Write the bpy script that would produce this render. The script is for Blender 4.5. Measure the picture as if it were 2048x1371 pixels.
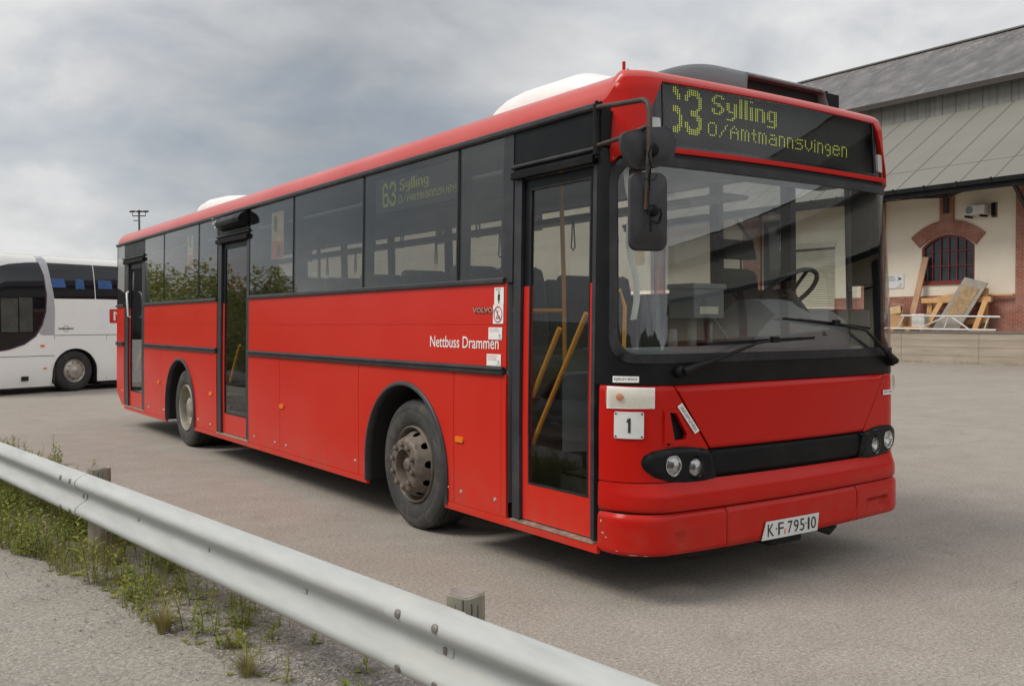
import bpy, bmesh, math, random
from mathutils import Vector, Matrix
from mathutils.geometry import delaunay_2d_cdt
R = math.radians; PI = math.pi
SC = bpy.context.scene
COL = SC.collection
for o in list(bpy.data.objects): bpy.data.objects.remove(o)

# ------------------------------------------------------------------ camera
cam_d = bpy.data.cameras.new('camera'); cam = bpy.data.objects.new('camera', cam_d); COL.objects.link(cam)
cam_d.sensor_width = 36.0; cam_d.lens = 1888.0/2048*36; cam_d.clip_start = 0.05; cam_d.clip_end = 6000
def _cam():
    f = 1888.; cx, cy = 1024., 685.5
    ay = Vector((-301-cx, 648-cy, f)).normalized(); ax = Vector((3715-cx, 639-cy, f)).normalized()
    ax = (ax-ay*ax.dot(ay)).normalized(); az = ax.cross(ay)
    if az.y > 0: az = -az
    X = Vector((ax.x, ay.x, az.x)); Y = -Vector((ax.y, ay.y, az.y)); Z = -Vector((ax.z, ay.z, az.z))
    return Matrix(((X.x, Y.x, Z.x, -3.515), (X.y, Y.y, Z.y, -4.156), (X.z, Y.z, Z.z, 1.605), (0, 0, 0, 1)))
cam.matrix_world = _cam(); SC.camera = cam
SC.render.resolution_x = 1024; SC.render.resolution_y = 685

# ------------------------------------------------------------------ light
SUN_DIR = Vector((-0.72, 0.26, 0.92)).normalized()        # towards the sun, behind thin cloud
sd = bpy.data.lights.new('sun', 'SUN'); sun = bpy.data.objects.new('sun', sd); COL.objects.link(sun)
sd.energy = 2.3; sd.angle = R(25); sd.color = (1.0, .955, .88)
sun.rotation_euler = (-SUN_DIR).to_track_quat('-Z', 'Y').to_euler()
W = bpy.data.worlds.new('World'); SC.world = W; W.use_nodes = True
def build_world():
    nt = W.node_tree; N = nt.nodes; L = nt.links; N.clear()
    out = N.new('ShaderNodeOutputWorld'); bg = N.new('ShaderNodeBackground'); L.new(bg.outputs[0], out.inputs[0])
    sky = N.new('ShaderNodeTexSky'); sky.sky_type = 'NISHITA'; sky.sun_disc = False
    sky.sun_elevation = math.asin(SUN_DIR.z); sky.sun_rotation = math.atan2(SUN_DIR.x, SUN_DIR.y)
    tc = N.new('ShaderNodeTexCoord')
    def math_(op, a, b=None, clamp=False):
        n = N.new('ShaderNodeMath'); n.operation = op; n.use_clamp = clamp
        for i, v in enumerate((a, b)):
            if v is None: continue
            if isinstance(v, (int, float)): n.inputs[i].default_value = v
            else: L.new(v, n.inputs[i])
        return n.outputs[0]
    sep = N.new('ShaderNodeSeparateXYZ'); L.new(tc.outputs['Generated'], sep.inputs[0])
    zz = math_('ADD', math_('MAXIMUM', sep.outputs[2], 0.0), 0.42)
    comb = N.new('ShaderNodeCombineXYZ')
    L.new(math_('DIVIDE', sep.outputs[0], zz), comb.inputs[0]); L.new(math_('DIVIDE', sep.outputs[1], zz), comb.inputs[1]); comb.inputs[2].default_value = 3.7
    def noise(scale, detail, rough, dist=0.0, off=(0, 0, 0)):
        mp = N.new('ShaderNodeMapping'); mp.inputs['Location'].default_value = off; L.new(comb.outputs[0], mp.inputs[0])
        n = N.new('ShaderNodeTexNoise'); n.inputs['Scale'].default_value = scale; n.inputs['Detail'].default_value = detail
        n.inputs['Roughness'].default_value = rough; n.inputs['Distortion'].default_value = dist; L.new(mp.outputs[0], n.inputs['Vector'])
        return n.outputs['Fac']
    def blob(d, lo, hi):                                # soft patch of thicker or thinner cloud round a direction
        v = N.new('ShaderNodeVectorMath'); v.operation = 'DOT_PRODUCT'; v.inputs[1].default_value = Vector(d).normalized()
        nm = N.new('ShaderNodeVectorMath'); nm.operation = 'NORMALIZE'; L.new(tc.outputs['Generated'], nm.inputs[0]); L.new(nm.outputs[0], v.inputs[0])
        m = N.new('ShaderNodeMapRange'); m.interpolation_type = 'SMOOTHSTEP'; m.inputs[1].default_value = lo; m.inputs[2].default_value = hi; L.new(v.outputs['Value'], m.inputs[0])
        return m.outputs[0]
    big = noise(1.5, 4, .5, .4, (2.1, .7, 0)); fine = noise(3.6, 7, .52, .35, (5.3, 1.2, 0)); fin2 = noise(11, 6, .55, .2, (1.3, 8.2, 0))
    dens = math_('ADD', math_('MULTIPLY', big, .9), math_('ADD', math_('MULTIPLY', fine, .75), math_('MULTIPLY', fin2, .22)))   # centre about .93
    dens = math_('SUBTRACT', dens, math_('MULTIPLY', blob(DARK, .955, 1.0), .36))
    dens = math_('ADD', dens, math_('MULTIPLY', blob(BRIGHT, .84, 1.0), .30))
    dens = math_('ADD', dens, math_('MULTIPLY', blob(BRIGHT2, .955, 1.0), .20))
    glow = math_('ADD', math_('ADD', math_('MULTIPLY', blob(SUN_DIR, .55, 1.0), .7), math_('MULTIPLY', blob((.38, -.86, .36), .1, .95), .95)), 1.0)   # brighter round the hidden sun; second lobe added to light the bus front
    ramp = N.new('ShaderNodeValToRGB'); cr = ramp.color_ramp
    L.new(math_('SUBTRACT', dens, .42), ramp.inputs[0])
    pts = [(.0, (.28, .31, .35)), (.22, (.375, .40, .43)), (.42, (.50, .517, .537)), (.62, (.63, .637, .645)), (.85, (.80, .80, .795))]
    cr.elements[0].position = pts[0][0]; cr.elements[0].color = pts[0][1]+(1,)
    cr.elements[1].position = pts[-1][0]; cr.elements[1].color = pts[-1][1]+(1,)
    for p, c in pts[1:-1]:
        e = cr.elements.new(p); e.color = c+(1,)
    # clouds over a little clear sky; background strength .1 for the physical sky, clouds given in final units x10
    mul = N.new('ShaderNodeVectorMath'); mul.operation = 'SCALE'; L.new(math_('MULTIPLY', glow, 10.0), mul.inputs['Scale']); L.new(ramp.outputs[0], mul.inputs[0])
    mix = N.new('ShaderNodeMix'); mix.data_type = 'RGBA'
    holes = N.new('ShaderNodeMapRange'); holes.inputs[1].default_value = .40; holes.inputs[2].default_value = .52; holes.inputs[3].default_value = .80; holes.inputs[4].default_value = .96
    L.new(fine, holes.inputs[0]); L.new(holes.outputs[0], mix.inputs[0]); L.new(sky.outputs[0], mix.inputs[6]); L.new(mul.outputs[0], mix.inputs[7])
    L.new(mix.outputs[2], bg.inputs[0]); bg.inputs[1].default_value = 0.10
DARK = (.42, .88, .21); BRIGHT = (.80, .55, .42); BRIGHT2 = (.14, 1.0, .30)
build_world()
SC.view_settings.view_transform = 'Standard'; SC.view_settings.look = 'None'; SC.view_settings.exposure = 0.0; SC.view_settings.gamma = 1.0

# ------------------------------------------------------------------ materials
MATS = {}
class NT:
    def __init__(s, m): s.nt = m.node_tree; s.N = s.nt.nodes; s.L = s.nt.links
    def n(s, t, **k):
        x = s.N.new(t)
        for a, b in k.items(): setattr(x, a, b)
        return x
    def noise(s, vec, scale, detail=4, rough=.55, dist=0):
        x = s.n('ShaderNodeTexNoise'); x.inputs['Scale'].default_value = scale; x.inputs['Detail'].default_value = detail
        x.inputs['Roughness'].default_value = rough; x.inputs['Distortion'].default_value = dist; s.L.new(vec, x.inputs['Vector']); return x.outputs['Fac']
    def ramp(s, fac, pts):
        x = s.n('ShaderNodeValToRGB'); cr = x.color_ramp
        cr.elements[0].position = pts[0][0]; cr.elements[0].color = tuple(pts[0][1])+(1,)
        cr.elements[1].position = pts[-1][0]; cr.elements[1].color = tuple(pts[-1][1])+(1,)
        for p, c in pts[1:-1]: cr.elements.new(p).color = tuple(c)+(1,)
        s.L.new(fac, x.inputs[0]); return x.outputs[0]
    def mix(s, fac, a, b, mode='MIX'):
        x = s.n('ShaderNodeMix', data_type='RGBA', blend_type=mode)
        for i, v in ((0, fac), (6, a), (7, b)):
            if isinstance(v, (int, float)): x.inputs[i].default_value = v
            elif isinstance(v, tuple): x.inputs[i].default_value = v+(1,) if len(v) == 3 else v
            else: s.L.new(v, x.inputs[i])
        return x.outputs[2]
    def rng(s, fac, a, b, c, d, smooth=False):
        x = s.n('ShaderNodeMapRange')
        if smooth: x.interpolation_type = 'SMOOTHSTEP'
        for i, v in enumerate((a, b, c, d)): x.inputs[i+1].default_value = v
        s.L.new(fac, x.inputs[0]); return x.outputs[0]
    def bump(s, h, strength, dist, bsdf, prev=None):
        x = s.n('ShaderNodeBump'); x.inputs['Strength'].default_value = strength; x.inputs['Distance'].default_value = dist
        s.L.new(h, x.inputs['Height'])
        if prev is not None: s.L.new(prev, x.inputs['Normal'])
        s.L.new(x.outputs[0], bsdf.inputs['Normal']); return x.outputs[0]
    def coord(s, scale=None, rot=None, which='Object'):
        t = s.n('ShaderNodeTexCoord'); v = t.outputs[which]
        if scale or rot:
            m = s.n('ShaderNodeMapping')
            if scale: m.inputs['Scale'].default_value = scale
            if rot: m.inputs['Rotation'].default_value = rot
            s.L.new(v, m.inputs[0]); v = m.outputs[0]
        return v
def pmat(name, color, rough=.5, metal=0.0, vary=.12, vscale=6.0, bump=0.0, bscale=60, coat=0.0, spec=.5, stretch=None, dirt=None, dirt_amt=.0, emit=None):
    """painted/plain surface: base colour with soft procedural variation, roughness variation, fine bump and optional dirt patches"""
    if name in MATS: return MATS[name]
    m = bpy.data.materials.new(name); m.use_nodes = True; MATS[name] = m
    t = NT(m); b = t.N['Principled BSDF']
    v = t.coord(stretch)
    nz = t.noise(v, vscale, 5, .6)
    lo = tuple(c*(1-vary) for c in color); hi = tuple(min(1, c*(1+vary)) for c in color)
    col = t.ramp(nz, [(.3, lo), (.7, hi)])
    if dirt:
        dn = t.noise(t.coord(stretch), vscale*.37+.8, 7, .7, .3)
        col = t.mix(t.rng(dn, .48, .72, 0, dirt_amt), col, dirt)
    t.L.new(col, b.inputs['Base Color'])
    t.L.new(t.rng(nz, .3, .7, rough*.85, min(1, rough*1.15)), b.inputs['Roughness'])
    b.inputs['Metallic'].default_value = metal; b.inputs['Coat Weight'].default_value = coat; b.inputs['Coat Roughness'].default_value = .08
    b.inputs['Specular IOR Level'].default_value = spec
    if bump: t.bump(t.noise(v, bscale, 3, .6), bump, .01, b)
    if emit:
        b.inputs['Emission Color'].default_value = tuple(emit[0])+(1,); b.inputs['Emission Strength'].default_value = emit[1]
    return m
def glass(name, tint, refl=1.0, rough=.01, dust=.0, f0=.05):
    if name in MATS: return MATS[name]
    m = bpy.data.materials.new(name); m.use_nodes = True; MATS[name] = m
    t = NT(m); t.N.remove(t.N['Principled BSDF']); out = t.N['Material Output']
    lw = t.n('ShaderNodeLayerWeight'); lw.inputs[0].default_value = .5
    p = t.n('ShaderNodeMath', operation='POWER'); t.L.new(lw.outputs['Facing'], p.inputs[0]); p.inputs[1].default_value = 5.0
    q = t.n('ShaderNodeMath', operation='MULTIPLY_ADD'); t.L.new(p.outputs[0], q.inputs[0]); q.inputs[1].default_value = .95*refl; q.inputs[2].default_value = f0*refl; q.use_clamp = True
    tr = t.n('ShaderNodeBsdfTransparent'); tr.inputs[0].default_value = tint+(1,)
    gl = t.n('ShaderNodeBsdfGlossy'); gl.inputs['Roughness'].default_value = rough; gl.inputs[0].default_value = (1, 1, 1, 1)
    nb = t.n('ShaderNodeBump'); nb.inputs['Strength'].default_value = .03; nb.inputs['Distance'].default_value = .02
    t.L.new(t.noise(t.coord(), 1.6, 2), nb.inputs['Height']); t.L.new(nb.outputs[0], gl.inputs['Normal'])
    mx = t.n('ShaderNodeMixShader'); t.L.new(q.outputs[0], mx.inputs[0]); t.L.new(tr.outputs[0], mx.inputs[1]); t.L.new(gl.outputs[0], mx.inputs[2])
    last = mx
    if dust:
        df = t.n('ShaderNodeBsdfDiffuse'); df.inputs[0].default_value = (.42, .40, .36, 1)
        m2 = t.n('ShaderNodeMixShader'); t.L.new(t.rng(t.noise(t.coord(), 2.2, 7, .65), .35, .75, dust*.4, dust*1.6), m2.inputs[0])
        t.L.new(mx.outputs[0], m2.inputs[1]); t.L.new(df.outputs[0], m2.inputs[2]); last = m2
    t.L.new(last.outputs[0], out.inputs[0]); return m

def bus_red(name, base, faded, fade, coat, spec):
    if name in MATS: return MATS[name]
    m = bpy.data.materials.new(name); m.use_nodes = True; MATS[name] = m
    t = NT(m); b = t.N['Principled BSDF']; v = t.coord()
    c = t.mix(t.rng(t.noise(v, 1.1, 4, .5), .3, .7, 0, fade), base, faded)
    # vertical rain streaks of road dirt, denser low down on the skirt
    st = t.noise(t.coord((9, 9, .7)), 2.2, 6, .65)
    sep = t.n('ShaderNodeSeparateXYZ'); g = t.n('ShaderNodeNewGeometry'); t.L.new(g.outputs['Position'], sep.inputs[0])
    low = t.rng(sep.outputs[2], .25, .75, 1, 0, True)
    ml = t.n('ShaderNodeMath', operation='MULTIPLY'); t.L.new(low, ml.inputs[0]); t.L.new(t.rng(t.noise(v, 5, 5, .55), .4, .7, .02, .22), ml.inputs[1])
    c = t.mix(ml.outputs[0], c, (.23, .13, .085))
    t.L.new(c, b.inputs['Base Color'])
    t.L.new(t.rng(t.noise(v, .9, 1, .5), .3, .7, .27, .33), b.inputs['Roughness'])
    b.inputs['Coat Weight'].default_value = coat; b.inputs['Coat Roughness'].default_value = .10; b.inputs['Specular IOR Level'].default_value = spec
    t.bump(t.noise(v, 1.7, 2), .10, .03, b)
    return m
M_RED = bus_red('red bus paint', (.53, .017, .008), (.55, .031, .018), .65, .05, .22)
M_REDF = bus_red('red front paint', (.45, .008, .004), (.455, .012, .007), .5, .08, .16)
M_REDROOF = bus_red('faded red roof paint', (.50, .040, .030), (.55, .085, .065), .8, .2, .45)
M_BLACK = pmat('black satin panel', (.007, .0072, .008), .36, vary=.2, bump=.02, bscale=20, spec=.15, dirt=(.05, .045, .04), dirt_amt=.12)
M_BLACKMATT = pmat('black matt plastic', (.008, .008, .0085), .55, vary=.2, bump=.08, bscale=300, spec=.13, dirt=(.05, .045, .04), dirt_amt=.22)
M_RUBBER = pmat('grey black rubber seal', (.020, .020, .022), .5, vary=.2, bump=.05, bscale=150, spec=.2, dirt=(.09, .085, .08), dirt_amt=.35)
M_TRIM = pmat('dark grey trim', (.030, .030, .034), .40, vary=.15, spec=.35, dirt=(.12, .11, .10), dirt_amt=.3)
M_VOID = pmat('dark underbody', (.012, .011, .010), .9, vary=.3)
M_GLASS = glass('tinted side glass', (.71, .72, .71), 1.1, .012, .010)
M_WSGLASS = glass('windscreen glass', (.93, .945, .94), 1.0, .006, .003)
M_DOORGLASS = glass('door glass', (.82, .83, .82), .75, .01, .006)
M_LENS = glass('clear lens', (.9, .9, .9), 1.0, .02, .10)
M_WHITE = pmat('white gel coat', (.80, .79, .76), .4, vary=.06, dirt=(.5, .47, .42), dirt_amt=.35)
M_CHROME = pmat('polished steel', (.75, .75, .75), .15, 1.0, vary=.08)
M_YELLOW = pmat('yellow handrail paint', (.72, .29, .015), .38, vary=.08, dirt=(.35, .16, .03), dirt_amt=.3)
M_AMBER = pmat('amber lens', (.75, .17, .01), .3, vary=.1)
M_STICK = pmat('white sticker', (.78, .76, .73), .5, vary=.04, dirt=(.5, .45, .4), dirt_amt=.2)
M_INK = pmat('black ink', (.02, .02, .02), .5)
M_REDINK = pmat('red ink', (.45, .03, .02), .5)
M_LETTER = pmat('white vinyl lettering', (.80, .75, .72), .45, vary=.04)
M_ALU = pmat('worn aluminium', (.52, .48, .40), .45, .8, vary=.25, vscale=20, dirt=(.2, .15, .09), dirt_amt=.6)
M_INTG = pmat('grey interior plastic', (.13, .137, .14), .6, vary=.08)
M_DASH = pmat('grey dashboard moulding', (.15, .162, .168), .55, vary=.08)
M_INTD = pmat('dark interior trim', (.045, .045, .048), .7, vary=.15)
M_FLOOR = pmat('dark bus floor', (.05, .05, .05), .7, vary=.3, dirt=(.14, .12, .1), dirt_amt=.4)
M_SEAT = pmat('dark seat cloth', (.035, .04, .055), .9, vary=.5, vscale=30, dirt=(.20, .03, .03), dirt_amt=.7)
M_SEATK = pmat('black driver seat cloth', (.014, .014, .016), .9, vary=.3, vscale=60)
M_TYRE = pmat('tyre rubber', (.035, .034, .033), .75, vary=.2, vscale=9, bump=.15, bscale=120, dirt=(.13, .11, .09), dirt_amt=.75)
M_TREAD = pmat('tyre tread rubber', (.022, .021, .02), .8, vary=.3, vscale=9, bump=.1, bscale=120, dirt=(.09, .075, .06), dirt_amt=.5)
M_RIM = pmat('dusty brown wheel steel', (.155, .125, .10), .6, .2, vary=.25, vscale=12, bump=.08, bscale=80, dirt=(.07, .05, .04), dirt_amt=.8)
M_RIMR = pmat('grimy cream wheel steel', (.29, .265, .215), .6, .1, vary=.25, vscale=9, dirt=(.13, .10, .07), dirt_amt=.8)
M_LED = pmat('lit yellow green display dot', (.30, .34, .02), .5, emit=((.46, .50, .03), .75))
M_LEDS = pmat('dim display dot', (.30, .33, .03), .5, emit=((.42, .44, .05), .30))
M_RUSTY = pmat('rusty black tube', (.05, .040, .034), .6, .3, vary=.3, vscale=14, bump=.1, bscale=90, dirt=(.17, .085, .045), dirt_amt=.85, stretch=(1, 1, .5))

# ------------------------------------------------------------------ mesh helpers
def pip(x, y, poly):
    c = False; n = len(poly); j = n-1
    for i in range(n):
        xi, yi = poly[i]; xj, yj = poly[j]
        if (yi > y) != (yj > y) and x < (xj-xi)*(y-yi)/(yj-yi)+xi: c = not c
        j = i
    return c
def dens(poly, step):
    out = []
    n = len(poly)
    for i in range(n):
        a = poly[i]; b = poly[(i+1) % n]
        k = max(1, int(math.ceil(math.hypot(b[0]-a[0], b[1]-a[1])/step)))
        for j in range(k): out.append((a[0]+(b[0]-a[0])*j/k, a[1]+(b[1]-a[1])*j/k))
    return out
def rrect(x0, y0, x1, y1, r, n=6, rs=None):
    rs = rs or (r, r, r, r)           # bl, br, tr, tl
    pts = []
    for (cx, cy, a0, rr) in ((x0, y0, 180, rs[0]), (x1, y0, 270, rs[1]), (x1, y1, 0, rs[2]), (x0, y1, 90, rs[3])):
        ox = cx+(rr if cx == x0 else -rr); oy = cy+(rr if cy == y0 else -rr)
        if rr <= 1e-5: pts.append((cx, cy)); continue
        for i in range(n+1):
            a = R(a0+90*i/n); pts.append((ox+rr*math.cos(a), oy+rr*math.sin(a)))
    return pts
def circ(cx, cy, r, n=24, ry=None, rot=0):
    ry = ry or r; out = []
    for i in range(n):
        a = 2*PI*i/n; x = r*math.cos(a); y = ry*math.sin(a)
        out.append((cx+x*math.cos(rot)-y*math.sin(rot), cy+x*math.sin(rot)+y*math.cos(rot)))
    return out
class MB:
    def __init__(s): s.v = []; s.f = []; s.sm = []; s.nrm = {}
    def face(s, idx, smooth=False): s.f.append(tuple(idx)); s.sm.append(smooth)
    def box(s, x0, y0, z0, x1, y1, z1):
        b = len(s.v)
        for z in (z0, z1):
            s.v += [(x0, y0, z), (x1, y0, z), (x1, y1, z), (x0, y1, z)]
        for q in ((0, 3, 2, 1), (4, 5, 6, 7), (0, 1, 5, 4), (1, 2, 6, 5), (2, 3, 7, 6), (3, 0, 4, 7)): s.face([b+i for i in q])
        return s
    def obox(s, c, ax, ay, az):               # oriented box: centre and three half vectors
        b = len(s.v); c = Vector(c); ax = Vector(ax); ay = Vector(ay); az = Vector(az)
        for sz in (-1, 1):
            for sx, sy in ((-1, -1), (1, -1), (1, 1), (-1, 1)): s.v.append(tuple(c+ax*sx+ay*sy+az*sz))
        for q in ((0, 3, 2, 1), (4, 5, 6, 7), (0, 1, 5, 4), (1, 2, 6, 5), (2, 3, 7, 6), (3, 0, 4, 7)): s.face([b+i for i in q])
        return s
    def beam(s, a, b, w, h, up=(0, 0, 1)):
        a = Vector(a); b = Vector(b); d = (b-a); u = Vector(up); sx = d.cross(u)
        if sx.length < 1e-6: sx = d.cross(Vector((1, 0, 0)))
        sx.normalize(); u = sx.cross(d).normalized()
        return s.obox((a+b)/2, d/2, sx*w/2, u*h/2)
    def tube(s, pts, r, n=10, caps=True):
        pts = [Vector(p) for p in pts]; rr = r if isinstance(r, (list, tuple)) else [r]*len(pts)
        b = len(s.v); prev = None
        for i, p in enumerate(pts):
            d = (pts[min(i+1, len(pts)-1)]-pts[max(i-1, 0)]).normalized()
            if prev is None:
                a = Vector((0, 0, 1)) if abs(d.z) < .9 else Vector((1, 0, 0)); u = d.cross(a).normalized()
            else: u = (prev-d*prev.dot(d)).normalized()
            prev = u; w = d.cross(u)
            for k in range(n):
                an = 2*PI*k/n; s.v.append(tuple(p+(u*math.cos(an)+w*math.sin(an))*rr[i]))
        for i in range(len(pts)-1):
            for k in range(n):
                s.face((b+i*n+k, b+i*n+(k+1) % n, b+(i+1)*n+(k+1) % n, b+(i+1)*n+k), True)
        if caps:
            s.face([b+k for k in range(n)][::-1]); s.face([b+(len(pts)-1)*n+k for k in range(n)])
        return s
    def lathe(s, prof, c, axis='x', n=48, flip=False, smooth=True):
        """prof: list of (axial, radius)"""
        b = len(s.v); c = Vector(c)
        for (a, r) in prof:
            for k in range(n):
                t = 2*PI*k/n; u, w = r*math.cos(t), r*math.sin(t)
                s.v.append(tuple(c+(Vector((a, u, w)) if axis == 'x' else Vector((u, w, a)) if axis == 'z' else Vector((w, a, u)))))
        for i in range(len(prof)-1):
            for k in range(n):
                q = (b+i*n+k, b+i*n+(k+1) % n, b+(i+1)*n+(k+1) % n, b+(i+1)*n+k)
                s.face(q[::-1] if flip else q, smooth)
        return s
    def prism(s, poly, axis, a0, a1):
        """poly in the two remaining axes (cyclic order), extruded from a0 to a1 along axis"""
        b = len(s.v); n = len(poly)
        for a in (a0, a1):
            for (u, w) in poly:
                s.v.append({'x': (a, u, w), 'y': (u, a, w), 'z': (u, w, a)}[axis])
        s.face([b+i for i in range(n)]); s.face([b+n+i for i in range(n)][::-1])
        for i in range(n): s.face((b+i, b+n+i, b+n+(i+1) % n, b+(i+1) % n))
        return s
    def grid(s, rows, close=False, smooth=True):
        b = len(s.v); m = len(rows[0])
        for r in rows: s.v += [tuple(p) for p in r]
        for i in range(len(rows)-1):
            for k in range(m if close else m-1):
                s.face((b+i*m+k, b+i*m+(k+1) % m, b+(i+1)*m+(k+1) % m, b+(i+1)*m+k), smooth)
        return s
    def xf(s, M):
        s.v = [tuple(M @ Vector(p)) for p in s.v]; return s
    def build(s, name, mat, parent=None, bevel=0, origin=(0, 0, 0), sharp=None, recalc=False):
        me = bpy.data.meshes.new(name); ox, oy, oz = origin
        me.from_pydata([(x-ox, y-oy, z-oz) for (x, y, z) in s.v], [], s.f)
        if mat: me.materials.append(mat)
        for p, q in zip(me.polygons, s.sm): p.use_smooth = q
        if recalc or bevel:
            bm = bmesh.new(); bm.from_mesh(me); bmesh.ops.recalc_face_normals(bm, faces=bm.faces); bm.to_mesh(me); bm.free()
        if any(s.sm): me.set_sharp_from_angle(angle=R(sharp or 38))
        o = bpy.data.objects.new(name, me); COL.objects.link(o); o.location = origin
        if bevel:
            md = o.modifiers.new('bevel', 'BEVEL'); md.width = bevel; md.segments = 2; md.limit_method = 'ANGLE'; md.angle_limit = R(40)
            md.harden_normals = False
        if parent is not None: attach(o, parent)
        return o
def wloc(o):
    v = Vector(o.location)
    if o.parent: v = wmat(o.parent) @ v
    return v
def wmat(o):
    M = Matrix.LocRotScale(o.location, o.rotation_euler, o.scale)
    return (wmat(o.parent) @ M) if o.parent else M
def attach(o, parent):
    """keep o where it is in the world, expressed in the parent's frame"""
    M = Matrix.LocRotScale(o.location, o.rotation_euler, o.scale)
    L = wmat(parent).inverted() @ M
    o.parent = parent; o.location = L.to_translation(); o.rotation_euler = L.to_euler(); return o
def thing(name, label, cat, loc=(0, 0, 0), rotz=0, group=None):
    o = bpy.data.objects.new(name, None); COL.objects.link(o); o.location = loc; o.rotation_euler = (0, 0, rotz); o.empty_display_size = .2
    o['label'] = label; o['category'] = cat
    if group: o['group'] = group
    return o
def tag(o, label, cat, group=None, kind=None):
    o['label'] = label; o['category'] = cat
    if group: o['group'] = group
    if kind: o['kind'] = kind
    return o
def struct(o): o['kind'] = 'structure'; return o
def copy_tree(o, parent=None):
    c = o.copy(); COL.objects.link(c)
    if parent is not None: c.parent = parent
    for ch in [x for x in bpy.data.objects if x.parent == o]: copy_tree(ch, c)
    return c
def patch(name, outer, holes, surf, mat, parent, step=.06, off=0.0, thick=.01, grid=True, origin=None, extra=None):
    """sheet of given thickness cut from a curved surface surf(u,v,off)->Vector; outline and holes in (u,v)"""
    offf = off if callable(off) else (lambda u, v: off)
    P = lambda u, v, d=0.0: surf(u, v, offf(u, v)+d)
    loops = [dens(outer, step)]+[dens(h, step) for h in holes]
    pts = []; edges = []
    for lp in loops:
        b = len(pts); pts += lp; edges += [(b+i, b+(i+1) % len(lp)) for i in range(len(lp))]
    nb = len(pts)
    if grid:
        xs = [p[0] for p in loops[0]]; ys = [p[1] for p in loops[0]]
        x = min(xs)+step*.5
        while x < max(xs):
            y = min(ys)+step*.5
            while y < max(ys):
                if pip(x, y, loops[0]) and not any(pip(x, y, h) for h in loops[1:]):
                    if min((x-a)**2+(y-b)**2 for a, b in pts[:nb]) > (step*.45)**2: pts.append((x, y))
                y += step
            x += step
    vo, eo, fo, _, _, _ = delaunay_2d_cdt([Vector(p) for p in pts], edges, [], 0, 1e-6)
    tris = []
    for f in fo:
        cx = sum(vo[i].x for i in f)/len(f); cy = sum(vo[i].y for i in f)/len(f)
        if pip(cx, cy, loops[0]) and not any(pip(cx, cy, h) for h in loops[1:]): tris.append(f)
    n = len(vo); e = 2e-3
    F = [P(v.x, v.y) for v in vo]; NR = []
    for v in vo:
        du = P(v.x+e, v.y)-P(v.x-e, v.y); dv = P(v.x, v.y+e)-P(v.x, v.y-e)
        k = du.cross(dv); NR.append(k.normalized() if k.length > 1e-12 else Vector((0, 0, 1)))
    B = [F[i]-NR[i]*thick for i in range(n)]
    V = F+B; FA = []; LN = []
    ec = {}
    for f in tris:
        a, b, c = (vo[i] for i in f[:3])
        if (b-a).x*(c-a).y-(b-a).y*(c-a).x < 0: f = f[::-1]
        FA.append(tuple(f)); LN += [NR[i] for i in f]
        for i in range(len(f)):
            k = (f[i], f[(i+1) % len(f)]); ec[k] = 1
    front = list(FA)
    for f in front:
        g = tuple(i+n for i in f[::-1]); FA.append(g); LN += [-NR[i-n] for i in g]
    for (a, b) in ec:
        if (b, a) not in ec:
            q = (b, a, a+n, b+n); FA.append(q)
            m = (V[a]-V[b]).cross(V[a+n]-V[b]); m = m.normalized() if m.length > 1e-12 else Vector((0, 0, 1)); LN += [m]*4
    org = Vector(origin) if origin is not None else Vector((0, 0, 0))
    me = bpy.data.meshes.new(name); me.from_pydata([tuple(p-org) for p in V], [], FA); me.materials.append(mat)
    for p in me.polygons: p.use_smooth = True
    me.normals_split_custom_set(LN)
    o = bpy.data.objects.new(name, me); COL.objects.link(o); o.location = org
    if parent is not None: attach(o, parent)
    return o
def text_polys(s, size=1.0, bold=0.0, shear=0.0, res=3):
    """letters as flat mesh data: verts (u,v), faces; cap height about .72*size"""
    cu = bpy.data.curves.new('t', 'FONT'); cu.body = s; cu.size = size; cu.offset = bold; cu.shear = shear; cu.resolution_u = res; cu.fill_mode = 'FRONT'
    cu.align_x = 'LEFT'; ob = bpy.data.objects.new('t', cu); COL.objects.link(ob)
    bpy.context.view_layer.update()
    dg = bpy.context.evaluated_depsgraph_get(); me = ob.evaluated_get(dg).to_mesh()
    v = [(p.co.x, p.co.y) for p in me.vertices]; f = [tuple(p.vertices) for p in me.polygons]
    ob.evaluated_get(dg).to_mesh_clear(); bpy.data.objects.remove(ob); bpy.data.curves.remove(cu)
    return v, f
def letters(mb, s, surf, u0, v0, width, height, off, bold=0.0, shear=0.0):
    """text fitted into width x height (of its own bounding box), u to the right, v up"""
    v, f = text_polys(s, 1.0, bold, shear)
    x0 = min(p[0] for p in v); x1 = max(p[0] for p in v); y0 = min(p[1] for p in v); y1 = max(p[1] for p in v)
    b = len(mb.v)
    for (x, y) in v: mb.v.append(tuple(surf(u0+(x-x0)/(x1-x0)*width, v0+(y-y0)/(y1-y0)*height, off)))
    for q in f: mb.face([b+i for i in q])
    return mb
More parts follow.
